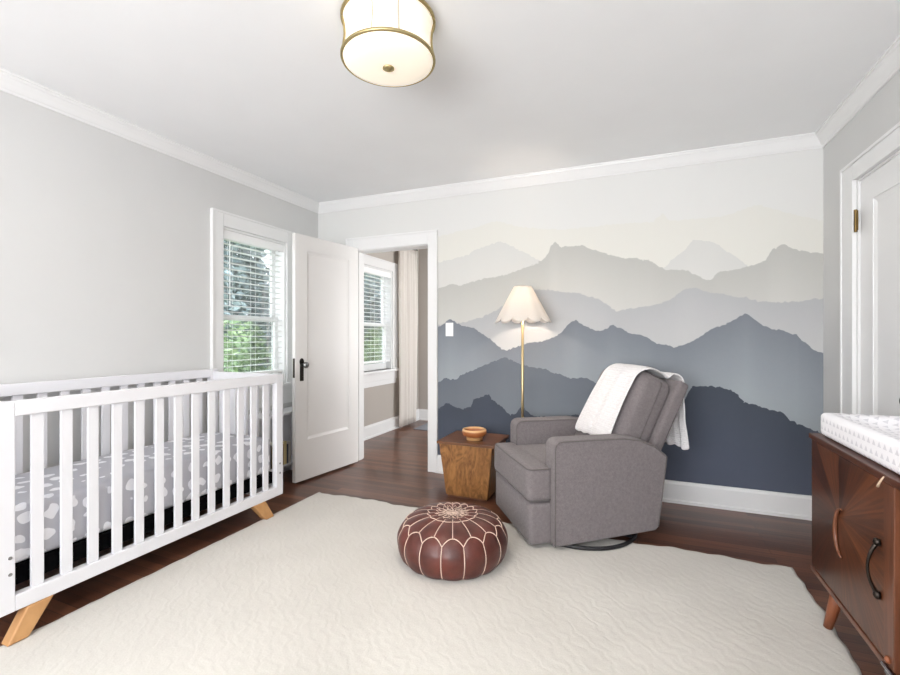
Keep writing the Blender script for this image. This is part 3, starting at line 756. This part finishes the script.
for k in range(PN):
    a = k*sa
    tube(bm, [pouf_pt(t, a + .12*math.sin(t*60), .0015) for t in (.012, .04, .075, .11, .135 if k % 2 else .185)], .0016, 5)
    tube(bm, [pouf_pt(.08, a, .0015), pouf_pt(.115, a + sa/4, .0015), pouf_pt(.08, a + sa/2, .0015)], .0017, 5)
    tube(bm, [pouf_pt(.12, a, .0015), pouf_pt(.165, a + sa/2, .0015), pouf_pt(.12, a + sa, .0015)], .0015, 5)
for t in (.035, .06): tube(bm, [pouf_pt(t, q*2*PI/40, .0015) for q in range(40)], .0018, 5, closed=True)
link('star_embroidery', bm, CREAMT, pf, smooth=True)['label'] = 'embroidered cream star'

# ------------------------------------------------------------------ swivel glider armchair (local +x = near arm, local +y = towards its back)
W, th = .757, math.radians(33.9)
s_ = Vector((math.cos(th), math.sin(th))); n_ = Vector((-s_.y, s_.x))
A_ = Vector((-.428, 2.547))
c0 = A_ + n_*W/2 + s_*.33
ch = empty('swivel_armchair', (c0.x, c0.y, RT), th - PI/2); tag(ch, 'grey upholstered swivel glider armchair in front of the mural', 'armchair')
Y0 = -.33                                   # local y of the arm fronts
def arm(sx):
    bm = bmesh.new(); xo, xi = sx*W/2, sx*(W/2 - .125)
    pr = [(0, .022), (0, .575), (.006, .598), (.025, .614), (.05, .618), (.44, .618), (.54, .603), (.64, .560), (.715, .500), (.66, .085), (.64, .064), (.1, .024)]
    P = [(y + Y0, z) for y, z in pr]
    prism(bm, P, lambda y, z: (xi, y, z), lambda y, z: (xo, y, z))
    o = link('arm', bm, GREYF, ch, mods=[BEV(.016, 4)])
    for x in (xi + sx*.010, xo - sx*.010):
        bm = bmesh.new(); q = P[:9] + [P[9]]
        # piping follows the outline just proud of the bevelled edge
        cy, cz = sum(p[0] for p in P)/len(P), sum(p[1] for p in P)/len(P)
        path = []
        for y, z in P[0:10]:
            path.append((x + (sx*.0095 if x*sx > W/2-.03 else -sx*.0095), y + (.010 if y < cy else -.010)*.6, z - .007 if z > .3 else z + .004))
        dense = []
        for a, b_ in zip(path, path[1:]):
            for k in range(4): dense.append(tuple(a[i] + (b_[i]-a[i])*k/4 for i in range(3)))
        dense.append(path[-1])
        tube(bm, dense, .0042, 8); pp = link('piping', bm, PIPING, o, smooth=True); pp['label'] = 'darker grey piping'
    return o
arm(1); arm(-1)
# front panel (closed footrest) below the cushion
hw = W/2 - .047
bm = softbox(bmesh.new(), hw, .075, .1205, .022, (0, .004, .0), 10, lambda p: (p.x, p.y + Y0 - .055, p.z + .1395))
link('footrest_panel', bm, GREYF, ch, smooth=True)
# T-shaped seat cushion: wide lip in front of the arms, narrow body between them
bm = softbox(bmesh.new(), hw, .078, .097, .032, (0, .004, .006), 12, lambda p: (p.x, p.y + Y0 - .062, p.z + .359))
softbox(bm, W/2 - .128, .30, .07, .028, (0, 0, .016), 14, lambda p: (p.x, p.y + Y0 + .27, p.z + .386))
sc_ = link('seat_cushion', bm, GREYF, ch, smooth=True)
bm = bmesh.new(); yf = Y0 - .137; e = .018
for z in (.448, .272):
    path = [(-hw+.004, Y0+.008, z), (-hw+.004, yf+e+.01, z), (-hw+.012, yf+.012, z), (-hw+e+.01, yf+.004, z), (0, yf-.002, z), (hw-e-.01, yf+.004, z), (hw-.012, yf+.012, z), (hw-.004, yf+e+.01, z), (hw-.004, Y0+.008, z)]
    dense = []
    for a, b_ in zip(path, path[1:]):
        for k in range(4): dense.append(tuple(a[i] + (b_[i]-a[i])*k/4 for i in range(3)))
    dense.append(path[-1]); tube(bm, dense, .004, 8)
link('piping', bm, PIPING, sc_, smooth=True)['label'] = 'darker grey piping'
# chassis between the arms under the seat
link('chassis', B(-W/2+.127, W/2-.127, Y0+.03, Y0+.62, .07, .31), GREYF, ch)
# back: reclined cushion and outer shell
LE = math.radians(25)
def lean(front_y, z_ref, le):
    u = Vector((0, math.sin(le), math.cos(le))); v = Vector((0, math.cos(le), -math.sin(le)))
    def f(p, u=u, v=v): return Vector((p.x, front_y + Y0, z_ref)) + u*p.z + v*p.y
    return f
lf = lean(.465, .60, LE)
BTH, BW = .24, .255
def wcush(p):
    # rounded crown: the top edge sinks towards the sides and the front rolls back
    q = Vector((p.x, p.y + BTH/2, p.z + .135))
    q.z -= .014 * (abs(p.x)/BW)**3 * max(0, p.z/.3)
    return lf(q)
bm = softbox(bmesh.new(), BW, BTH/2, .315, .06, (.006, .028, .012), 18, wcush)
bc_ = link('back_cushion', bm, GREYF, ch, smooth=True)
bm = bmesh.new()
for sx in (-1, 1):
    path = []
    for k in range(25):
        t = k/24; zz = -.28 + .56*min(1, t/.8) ; yy = .012
        if t > .8:
            q = (t-.8)/.2; zz = .28 + .025*q; xx = BW + .004 - .06*q*q
        else: xx = BW + .006
        path.append(wcush(Vector((sx*xx, yy + .01, zz))))
    tube(bm, path, .0042, 8)
link('piping', bm, PIPING, bc_, smooth=True)['label'] = 'darker grey piping'
ls = lean(.655, .50, math.radians(26.5))
bm = softbox(bmesh.new(), .285, .04, .29, .022, (0, .006, 0), 12, lambda p: ls(Vector((p.x, p.y + .045, p.z + .20))))
link('back_shell', bm, GREYF, ch, smooth=True)
# swivel base: black steel ring on the rug with a pivot post
bm = bmesh.new(); bz = .012
tube(bm, [(.09 + .33*math.cos(a), -.03 + .33*math.sin(a), bz) for a in [2*PI*i/56 for i in range(56)]], .0115, 10, closed=True)
for k in range(2):
    a = PI/4 + k*PI/2; tube(bm, [(.09+.325*math.cos(a), -.03+.325*math.sin(a), bz), (.09, -.03, bz+.006), (.09-.325*math.cos(a), -.03-.325*math.sin(a), bz)], .010, 8)
lathe(bm, [(0, .005), (.05, .005), (.05, .08), (0, .08)], 20, (.05, -.02, 0))
link('swivel_base', bm, BLACK, ch, smooth=True)['label'] = 'black ring shaped swivel base'

# knitted throw over the chair back
def knit():
    m, nt, b = new_mat('white_knit')
    v = coords(nt)
    vo = N(nt, 'ShaderNodeTexVoronoi', i_Scale=75.0, i_Randomness=.35); L(nt, v, vo.inputs['Vector'])
    n = N(nt, 'ShaderNodeTexNoise', i_Scale=300.0); L(nt, v, n.inputs['Vector'])
    L(nt, ramp(nt, vo.outputs['Distance'], [(0, rgb(244, 242, 242)), (.8, rgb(228, 225, 226))]), b.inputs['Base Color'])
    b.inputs['Roughness'].default_value = .95; b.inputs['Specular IOR Level'].default_value = .1; b.inputs['Sheen Weight'].default_value = .2
    bump(nt, b, mathn(nt, 'SUBTRACT', mathn(nt, 'MULTIPLY', n.outputs[0], .2), vo.outputs['Distance']), .6, .008)
    return m
u25 = Vector((math.sin(LE), math.cos(LE))); v25 = Vector((math.cos(LE), -math.sin(LE)))
def cushion_yz(zc, depth):   # point on the cushion in (y,z): zc along the recline, depth from its front face
    p = Vector((.465, .60)) + u25*zc + v25*depth
    return p
path = [cushion_yz(-.045, -.034), cushion_yz(.03, -.040), cushion_yz(.12, -.043), cushion_yz(.22, -.043), cushion_yz(.32, -.038), cushion_yz(.41, -.028), cushion_yz(.466, .02), cushion_yz(.488, .09), cushion_yz(.488, .17),
        cushion_yz(.482, .235), Vector((.935, .962)), Vector((.982, .945)), Vector((.997, .90)), Vector((.985, .82)), Vector((.985, .74)), Vector((.98, .66)), Vector((.985, .58)), Vector((.99, .49))]
fine = []
for i in range(len(path)-1):
    p0, p1, p2, p3 = path[max(i-1,0)], path[i], path[i+1], path[min(i+2,len(path)-1)]
    for k in range(4):
        t = k/4; fine.append(.5*((2*p1) + (-p0+p2)*t + (2*p0-5*p1+4*p2-p3)*t*t + (-p0+3*p1-3*p2+p3)*t**3))
fine.append(path[-1])
bm = bmesh.new(); NX = 30; g = []
for i, p in enumerate(fine):
    t = i/(len(fine)-1); row = []
    xl = -.20 + .08*min(1, t/.3) ; xr = .246 - .09*min(1, max(0, (t-.36)/.2)) + .07*max(0, (t-.62)/.38)
    for k in range(NX+1):
        q = k/NX; x = lerp(xl, xr, q)
        wv = .006*math.sin(q*17 + 2*t) + .004*math.sin(q*31 - 3*t)
        sc_end = .016*abs(math.sin(q*PI*5)) * (1 if i == 0 else .5 if i == 1 else 0) + (.03*(1-q) if i == 0 else 0)
        endb = .016*abs(math.sin(q*PI*5)) if i == len(fine)-1 else 0
        fold = max(0, t-.7)/.3
        crown_dip = .014*(abs(x)/BW)**3 * max(0, 1-abs(t-.38)/.2)
        y = p.x + Y0 + (wv + .0)*(.5+fold*2.0) + (.008*math.sin(q*11)*fold); z = p.y - crown_dip - endb - sc_end*.6
        row.append(bm.verts.new((x, y, z)))
    g.append(row)
for i in range(len(g)-1):
    for k in range(NX): bm.faces.new((g[i][k], g[i][k+1], g[i+1][k+1], g[i+1][k]))
bmesh.ops.recalc_face_normals(bm, faces=bm.faces[:])
tb = link('throw_blanket', bm, knit(), smooth=True, mods=[('SOLIDIFY', dict(thickness=.010, offset=0)), ('SUBSURF', dict(levels=1, render_levels=1))])
tb.location = ch.location; tb.rotation_euler = ch.rotation_euler
tag(tb, 'white knitted throw draped over the back of the grey armchair', 'throw')

# ------------------------------------------------------------------ tapered wooden side table and bowl
st = empty('side_table', (-1.185, 3.31, 0)); tag(st, 'tapered honey wood side table between the doorway and the armchair', 'side table')
TOPW = wood('walnut_top', rgb(84, 52, 34), rgb(124, 82, 54), (1.2, 9, 9), .35)
BURL = wood('burl_wood', rgb(100, 64, 34), rgb(164, 114, 64), (5, 5, 2.2), .4, 3.5)
def frustum(bm, x0, x1, y0, y1, z0, X0, X1, Y0_, Y1_, z1):
    a = [bm.verts.new(p) for p in ((x0,y0,z0),(x1,y0,z0),(x1,y1,z0),(x0,y1,z0))]; b_ = [bm.verts.new(p) for p in ((X0,Y0_,z1),(X1,Y0_,z1),(X1,Y1_,z1),(X0,Y1_,z1))]
    bm.faces.new(a[::-1]); bm.faces.new(b_)
    for i in range(4): bm.faces.new((a[i], a[(i+1)%4], b_[(i+1)%4], b_[i]))
bm = bmesh.new(); frustum(bm, -.165, .165, -.145, .145, .012, -.208, .214, -.18, .20, .405); link('tapered_body', bm, BURL, st, mods=[BEV(.003)])
link('tabletop', B(-.224, .232, -.19, .225, .405, .425), TOPW, st, mods=[BEV(.003)])['label'] = 'darker walnut top'
link('plinth', B(-.155, .155, -.135, .135, 0, .012), TOPW, st)
bw = empty('wooden_bowl', (-1.158, 3.27, .4255)); bw.scale = (1.2, 1.2, 1.12); tag(bw, 'small turned wooden bowl on the side table', 'bowl')
def bowl_mat():
    m, nt, b = new_mat('turned_wood')
    sep = N(nt, 'ShaderNodeSeparateXYZ'); v = coords(nt); L(nt, v, sep.inputs[0])
    n = N(nt, 'ShaderNodeTexNoise', i_Scale=18.0, i_Detail=3.0); L(nt, v, n.inputs['Vector'])
    f = mathn(nt, 'ADD', mathn(nt, 'DIVIDE', sep.outputs[2], .075), mathn(nt, 'MULTIPLY', mathn(nt, 'SUBTRACT', n.outputs[0], .5), .12))
    L(nt, ramp(nt, f, [(.0, rgb(214, 170, 118)), (.26, rgb(206, 160, 108)), (.33, rgb(146, 86, 48)), (.78, rgb(168, 104, 60)), (.88, rgb(216, 172, 122))]), b.inputs['Base Color'])
    b.inputs['Roughness'].default_value = .35; return m
bm = bmesh.new(); lathe(bm, [(0, 0), (.052, 0), (.054, .018), (.057, .022), (.071, .032), (.078, .048), (.078, .064), (.075, .072), (.070, .074), (.066, .070), (.064, .052), (.055, .036), (.03, .028), (0, .027)], 40)
link('bowl_body', bm, bowl_mat(), bw, smooth=True)

# ------------------------------------------------------------------ floor lamp
SHADE = cloth_mat('white_pleated_shade', rgb(246, 241, 236), rgb(250, 247, 243), .6)
fx, fy = -.822, 3.44
fl = empty('floor_lamp', (fx, fy, 0)); tag(fl, 'slim brass floor lamp with a scalloped white shade, lit', 'floor lamp')
bm = bmesh.new(); lathe(bm, [(0, 0), (.115, 0), (.118, .006), (.112, .016), (.02, .024), (.012, .03), (0, .03)], 40); link('base', bm, LBRASS, fl, smooth=True)
bm = bmesh.new(); tube(bm, [(0, 0, .02), (0, 0, .8), (0, 0, 1.43)], .0105, 14); link('pole', bm, LBRASS, fl, smooth=True)
SN = 11
bm = bmesh.new(); rings = []; NA = SN*12
for j in range(25):
    t = j/24; ring_ = []
    for k in range(NA):
        a = 2*PI*k/NA; lob = abs(math.sin(a*SN/2))
        r0 = lerp(.064, .205, t**.97); r = r0 * (1 + (.04 + .09*t)*(lob**.7 - .5)) 
        z = 1.605 - (.245 + .036*(lob**.6))*t
        ring_.append(bm.verts.new((r*math.cos(a), r*math.sin(a), z)))
    rings.append(ring_)
for a_, b_ in zip(rings, rings[1:]):
    for k in range(NA): bm.faces.new((a_[k], a_[(k+1)%NA], b_[(k+1)%NA], b_[k]))
link('lamp_shade', bm, SHADE, fl, smooth=True, mods=[('SOLIDIFY', dict(thickness=.0025))])['label'] = 'white scalloped fabric shade'
bm = bmesh.new()
for k in range(3):
    a = 2*PI*k/3; tube(bm, [(0, 0, 1.59), (.062*math.cos(a), .062*math.sin(a), 1.598)], .002, 6)
tube(bm, [(.062*math.cos(2*PI*k/32), .062*math.sin(2*PI*k/32), 1.60) for k in range(32)], .0025, 6, closed=True)
tube(bm, [(0, 0, 1.43), (.035, 0, 1.45), (.045, 0, 1.52), (.02, 0, 1.585), (0, 0, 1.59)], .002, 6)
lathe(bm, [(0, 1.59), (.008, 1.592), (.008, 1.606), (0, 1.61)], 12)
link('shade_frame', bm, LBRASS, fl, smooth=True)
def emit(name, col, s):
    m, nt, b = new_mat(name)
    b.inputs['Emission Color'].default_value = col; b.inputs['Emission Strength'].default_value = s; b.inputs['Base Color'].default_value = col
    return m
BULB = emit('lit_bulb', (1, .82, .6, 1), 14)
bm = bmesh.new(); lathe(bm, [(0, 1.43), (.014, 1.432), (.014, 1.455), (.028, 1.485), (.03, 1.505), (.022, 1.528), (0, 1.538)], 20); link('bulb', bm, BULB, fl, smooth=True)

# ------------------------------------------------------------------ ceiling light
cx, cy = -.962, 1.641
cl = empty('ceiling_light', (cx, cy, ZC)); tag(cl, 'drum flush ceiling light with brass rings and frosted glass, lit', 'ceiling light')
def frosted(name, s, tint):
    m, nt, b = new_mat(name)
    b.inputs['Base Color'].default_value = tint; b.inputs['Roughness'].default_value = .4
    b.inputs['Emission Color'].default_value = (1, .88, .7, 1); b.inputs['Emission Strength'].default_value = s
    n = N(nt, 'ShaderNodeTexNoise', i_Scale=6.0); L(nt, coords(nt), n.inputs['Vector'])
    L(nt, ramp(nt, n.outputs[0], [(.3, (.86, .80, .70, 1)), (.7, tint)]), b.inputs['Base Color'])
    return m
FROST = frosted('lit_frosted_glass', .55, rgb(240, 230, 214)); FROST2 = frosted('lit_frosted_side_glass', .6, rgb(236, 226, 208))
RB = .191
bm = bmesh.new(); lathe(bm, [(.05, -.001), (.178, -.001), (.180, -.016), (.05, -.018)], 56, caps=False); link('ceiling_pan', bm, BRASS, cl, smooth=True)
bm = bmesh.new()
prof = [(RB-.004 - .012*math.sin(PI*k/14), -.026 - .146*k/14) for k in range(15)]
lathe(bm, prof, 64, caps=False); link('side_glass', bm, FROST2, cl, smooth=True, mods=[('SOLIDIFY', dict(thickness=.003))])
for z in (-.019, -.178):
    bm = bmesh.new(); lathe(bm, [(RB-.004, z-.006), (RB+.004, z-.006), (RB+.006, z-.002), (RB+.006, z+.003), (RB+.003, z+.007), (RB-.004, z+.007), (RB-.004, z-.006)], 64, caps=False); link('brass_ring', bm, BRASS, cl, smooth=True)
front = math.atan2(-cy, -cx)
SEAM = paint('pale_seam', rgb(196, 186, 168), .5)
for da, rr_, rm in ((-1.42, .0045, BRASS), (1.42, .0045, BRASS), (-.20, .0035, SEAM), (.35, .002, SEAM), (2.6, .0045, BRASS), (-2.6, .0045, BRASS)):
    a = front - da
    bm = bmesh.new(); tube(bm, [((RB+.001 - .012*math.sin(PI*q/10))*math.cos(a), (RB+.001 - .012*math.sin(PI*q/10))*math.sin(a), -.022 - .153*q/10) for q in range(11)], rr_, 8)
    link('brass_rod' if rm is BRASS else 'glass_seam', bm, rm, cl, smooth=True)
bm = bmesh.new(); lathe(bm, [(RB-.003, -.172), (RB-.006, -.186), (RB-.016, -.190), (.165, -.196), (.14, -.203), (.1, -.208), (.05, -.211), (0, -.212)], 64); link('diffuser', bm, FROST, cl, smooth=True)
bm = bmesh.new(); lathe(bm, [(0, -.210), (.024, -.211), (.025, -.215), (.016, -.219), (.010, -.223), (.005, -.226), (0, -.226)], 24); link('finial', bm, BRASS, cl, smooth=True)

# ------------------------------------------------------------------ walnut sideboard
SX0, SX1, SY0, SY1, SZ0, SZ1 = .70, 1.10, .85, 2.42, .20, .793
sb = empty('walnut_sideboard', ((SX0+SX1)/2, (SY0+SY1)/2, 0)); tag(sb, 'dark walnut sideboard with sunburst doors and tapered legs', 'sideboard')
so = Vector(sb.location)
WAL = wood('walnut', rgb(58, 32, 22), rgb(92, 52, 35), (9, 1.0, 9), .3)
WALF = wood('walnut_edge', rgb(80, 46, 30), rgb(116, 70, 47), (9, 9, 1.0), .3)
LEGW = wood('teak_leg', rgb(118, 66, 42), rgb(146, 86, 56), (8, 8, 1), .4)
def sunburst(name, yc, zc):
    m, nt, b = new_mat(name)
    sep = N(nt, 'ShaderNodeSeparateXYZ'); L(nt, N(nt, 'ShaderNodeNewGeometry').outputs['Position'], sep.inputs[0])
    dy = mathn(nt, 'SUBTRACT', sep.outputs[1], yc); dz = mathn(nt, 'SUBTRACT', sep.outputs[2], zc)
    a = mathn(nt, 'ARCTAN2', dz, dy); r = mathn(nt, 'SQRT', mathn(nt, 'ADD', mathn(nt, 'MULTIPLY', dy, dy), mathn(nt, 'MULTIPLY', dz, dz)))
    seg = mathn(nt, 'MULTIPLY', a, 8/PI); k = mathn(nt, 'FLOOR', seg)
    fr = mathn(nt, 'FRACT', seg)
    wn = N(nt, 'ShaderNodeTexWhiteNoise', noise_dimensions='1D'); L(nt, k, wn.inputs['W'])
    cmb = N(nt, 'ShaderNodeCombineXYZ'); L(nt, mathn(nt, 'MULTIPLY', a, 14.0), cmb.inputs[0]); L(nt, mathn(nt, 'MULTIPLY', r, 2.5), cmb.inputs[1]); L(nt, k, cmb.inputs[2])
    n = N(nt, 'ShaderNodeTexNoise', i_Scale=1.6, i_Detail=6.0, i_Distortion=.6); L(nt, cmb.outputs[0], n.inputs['Vector'])
    f = mathn(nt, 'ADD', mathn(nt, 'MULTIPLY', n.outputs[0], .7), mathn(nt, 'MULTIPLY', wn.outputs[0], .3))
    L(nt, ramp(nt, f, [(.25, rgb(44, 23, 15)), (.5, rgb(76, 42, 26)), (.75, rgb(116, 68, 40))]), b.inputs['Base Color'])
    b.inputs['Roughness'].default_value = .3
    return m
PULLW = wood('carved_pull', rgb(104, 62, 42), rgb(128, 80, 56), (8, 8, 1), .35)
SUN = sunburst('sunburst_veneer', 2.125, .535)
def spart(n, b, mat=WAL, par=None, bev=.003):
    return link(n, B(b[0]-so.x, b[1]-so.x, b[2]-so.y, b[3]-so.y, b[4], b[5]), mat, sb if par is None else par, mods=[BEV(bev)])
bm = bmesh.new()
box(bm, SX0+.022-so.x, SX1-so.x, SY0-so.y, SY0+.02-so.y, SZ0+.02, SZ1-.022); box(bm, SX0+.022-so.x, SX1-so.x, SY1-.02-so.y, SY1-so.y, SZ0+.02, SZ1-.022)
box(bm, SX1-.012-so.x, SX1-so.x, SY0+.02-so.y, SY1-.02-so.y, SZ0+.02, SZ1-.022); box(bm, SX0+.03-so.x, SX1-.012-so.x, SY0+.02-so.y, SY1-.02-so.y, SZ0+.02, SZ0+.035)
link('carcass', bm, WAL, sb)
spart('top', (SX0-.006, SX1+.006, SY0-.008, SY1+.008, SZ1-.022, SZ1))
spart('bottom_rail', (SX0-.002, SX1, SY0, SY1, SZ0, SZ0+.02), WALF)
YD = [(1.788, 2.412)]
doors = []
for y0_, y1_ in YD:
    doors.append(spart('door', (SX0, SX0+.02, y0_, y1_, SZ0+.024, SZ1-.026), SUN))
spart('stile', (SX0-.004, SX0+.022, 1.722, 1.784, SZ0+.022, SZ1-.024), WALF)
for i in range(3):
    zz = SZ0 + .024 + i*.182
    dr = spart('drawer', (SX0+.030, SX0+.048, 1.17, 1.718, zz, zz+.178), WAL)
    bm = bmesh.new(); tube(bm, [(SX0+.030-so.x, 1.44-so.y, zz+.09), (SX0+.008-so.x, 1.44-so.y, zz+.09)], [.008, .014], 12); link('knob', bm, DARKM, dr, smooth=True)
spart('stile', (SX0-.004, SX0+.022, 1.104, 1.166, SZ0+.022, SZ1-.024), WALF)
spart('door', (SX0, SX0+.02, .858, 1.10, SZ0+.024, SZ1-.026), WAL)
# half-moon wooden pull at the meeting edge of the first door
bm = bmesh.new(); path = [(SX0-.006-so.x, 2.085 + .06*math.cos(a) - so.y, .487 + .088*math.sin(a)) for a in [PI/2 - PI*k/20 for k in range(21)]]
path = [(x, y, z) for x, y, z in path]
tube(bm, path, [.003 + .004*math.sin(PI*k/20) for k in range(21)], 10)
hp = link('half_moon_pull', bm, PULLW, doors[0], smooth=True); hp['label'] = 'lighter carved half moon pull'
# arched dark metal pull on the second door
bm = bmesh.new(); ym = 1.815
path = [(SX0 - .004 - .026*math.sin(PI*k/16)**.7 - so.x, ym + .002*k/16 - so.y, .408 + .158*k/16) for k in range(17)]
tube(bm, path, [.0065 - .002*math.sin(PI*k/16) for k in range(17)], 10)
for z in (.404, .570):
    lathe(bm, [(0, -.012), (.009, -.010), (.012, 0), (.009, .010), (0, .012)], 14, (SX0-.006-so.x, ym-so.y, z))
hp = link('arched_pull', bm, DARKM, doors[0], smooth=True); hp['label'] = 'dark metal arched pull'
bm = bmesh.new(); lathe(bm, [(0, 0), (.011, 0), (.010, .006), (.004, .010), (0, .010)], 16)
bmesh.ops.rotate(bm, verts=bm.verts[:], cent=(0,0,0), matrix=Matrix.Rotation(-PI/2, 3, 'Y')); bmesh.ops.translate(bm, verts=bm.verts[:], vec=(SX0-.004-so.x, 1.752-so.y, .243))
link('screw_cap', bm, LEGW, sb, smooth=True)['label'] = 'small orange wooden cap'
bm = bmesh.new(); tube(bm, [(SX0-.008-so.x, 1.775-so.y, .217), (SX0-.008-so.x, 1.5-so.y, .217)], .007, 10); tube(bm, [(SX0-.008-so.x, 1.76-so.y, .203), (SX0-.008-so.x, 1.5-so.y, .203)], .004, 10)
link('metal_strip', bm, CHROME, sb, smooth=True)['label'] = 'shiny chrome strip at the bottom edge'
bm = bmesh.new(); tube(bm, [(SX0-.010-so.x, 1.803-so.y, .747), (SX0-.011-so.x, 1.79-so.y, .762), (SX0-.010-so.x, 1.778-so.y, .776), (SX0-.009-so.x, 1.768-so.y, .787)], [.0042, .0036, .003, .002], 8)
link('latch_strap', bm, paint('tan_strap', rgb(214, 186, 160), .6), sb, smooth=True)['label'] = 'short tan strap at the top of the door'
for sx, x in ((-1, SX0 + .06), (1, SX1 - .07)):
    for sy, y in ((1, SY1 - .125), (-1, SY0 + .125)):
        bm = bmesh.new(); tx, ty = x-so.x, y-so.y
        zf = RT + .0035 if (sx < 0 and y > 1) else (RT + .0035 if sx < 0 else 0)
        tube(bm, [(tx, ty, SZ0), (tx + sx*.035*.5, ty + sy*.008, (SZ0+zf)/2), (tx + sx*.035, ty + sy*.015, zf)], [.026, .021, .016], 18)
        for v_ in bm.verts: v_.co.z = min(SZ0, max(zf, v_.co.z))
        link('leg', bm, LEGW, sb, smooth=True)

# changing pad on the sideboard
def pad_mat():
    m, nt, b = new_mat('printed_pad_cover')
    geo = N(nt, 'ShaderNodeTexCoord').outputs['Object']
    sep = N(nt, 'ShaderNodeSeparateXYZ'); L(nt, geo, sep.inputs[0])
    # unfold: the pad's side and its top share one running coordinate
    vv = mathn(nt, 'ADD', mathn(nt, 'MULTIPLY', sep.outputs[0], 1.0), mathn(nt, 'MULTIPLY', sep.outputs[2], -1.0))
    row = mathn(nt, 'DIVIDE', vv, .032); rk = mathn(nt, 'FLOOR', row)
    colc = mathn(nt, 'ADD', mathn(nt, 'DIVIDE', sep.outputs[1], .036), mathn(nt, 'MULTIPLY', rk, .5))
    fu = mathn(nt, 'ABSOLUTE', mathn(nt, 'SUBTRACT', mathn(nt, 'FRACT', colc), .5)); fv = mathn(nt, 'FRACT', row)
    tri = mathn(nt, 'LESS_THAN', fu, mathn(nt, 'MULTIPLY', mathn(nt, 'SUBTRACT', fv, .15), .55))
    mk = mathn(nt, 'MULTIPLY', mathn(nt, 'MULTIPLY', tri, mathn(nt, 'LESS_THAN', fv, .75)), .42)
    L(nt, mixc(nt, mk, rgb(240, 239, 243), rgb(170, 170, 180)), b.inputs['Base Color'])
    b.inputs['Roughness'].default_value = .85; b.inputs['Specular IOR Level'].default_value = .15
    return m
PX, PY, PL, PWd = .917, 1.972, .82, .40
pd = empty('changing_pad', (PX, PY, SZ1)); tag(pd, 'white printed changing pad on top of the walnut sideboard', 'changing pad')
def padw(p):
    x, y, z = p
    k = (z + .05) / .1                       # 0 bottom .. 1 top
    dip = .048 * max(0, 1 - (abs(x)/.165)**2.2) * max(0, 1 - (abs(y)/.39)**8)
    return (x, y, max(.0015, .0515 + z - dip * max(0, k)**2))
bm = softbox(bmesh.new(), PWd/2, PL/2, .05, .022, (0, 0, 0), 20, padw)
link('pad_cover', bm, pad_mat(), pd, smooth=True)

# ------------------------------------------------------------------ light
w = bpy.data.worlds.new('overcast_sky'); sc.world = w; w.use_nodes = True
nt = w.node_tree; bg = nt.nodes['Background']
tc = N(nt, 'ShaderNodeTexCoord'); sp = N(nt, 'ShaderNodeSeparateXYZ'); L(nt, tc.outputs['Generated'], sp.inputs[0])
L(nt, ramp(nt, sp.outputs[2], [(0.0, (.95, .97, 1, 1)), (.6, (.80, .90, 1, 1))]), bg.inputs['Color'])
bg.inputs['Strength'].default_value = 8.0
def area(name, loc, rot, sx, sy, power, col=(1, 1, 1)):
    l = bpy.data.lights.new(name, 'AREA'); l.shape = 'RECTANGLE'; l.size = sx; l.size_y = sy; l.energy = power; l.color = col
    o = bpy.data.objects.new(name, l); COL.objects.link(o); o.location = loc; o.rotation_euler = rot; return o
area('rear_fill_light', ((W3[0]+W3[1])/2, YF + .45, (W3[2]+W3[3])/2 - .1), (PI/2 + math.radians(38), 0, 0), W3[1]-W3[0], W3[3]-W3[2], 190, (.985, .99, 1))  # added lamp inside the room, tilted up to brighten the ceiling
area('next_room_fill_light', (HX - .02, 5.0, 1.4), (PI/2, 0, PI/2), 1.4, 1.3, 60, (1, .99, .97))  # added lamp at an unseen side opening, brightens the next room
def point(name, loc, power, col, r):
    l = bpy.data.lights.new(name, 'POINT'); l.energy = power; l.color = col; l.shadow_soft_size = r
    o = bpy.data.objects.new(name, l); COL.objects.link(o); o.location = loc; return o
point('floor_lamp_bulb_light', (fx, fy, 1.485), 36, (1, .83, .68), .035)
l = bpy.data.lights.new('ceiling_lamp_light', 'AREA'); l.shape = 'DISK'; l.size = .36; l.energy = 14; l.color = (1, .87, .7)
o = bpy.data.objects.new('ceiling_lamp_light', l); COL.objects.link(o); o.location = (cx, cy, ZC - .232)

# ------------------------------------------------------------------ camera
cam = bpy.data.cameras.new('camera'); cam.sensor_width = 36; cam.lens = 36 * FPX / 900; cam.clip_start = .02
co_ = bpy.data.objects.new('camera', cam); COL.objects.link(co_)
co_.location = (0, 0, CAM_H); co_.rotation_euler = (PI/2, 0, YAW); sc.camera = co_
vs = sc.view_settings; vs.view_transform = 'Standard'; vs.look = 'None'; vs.gamma = 1; vs.use_curve_mapping = False; vs.exposure = -0.45
sc.cycles.use_denoising = True
sc.cycles.max_bounces = 10; sc.cycles.diffuse_bounces = 6; sc.cycles.transparent_max_bounces = 12
sc.cycles.sample_clamp_indirect = 6
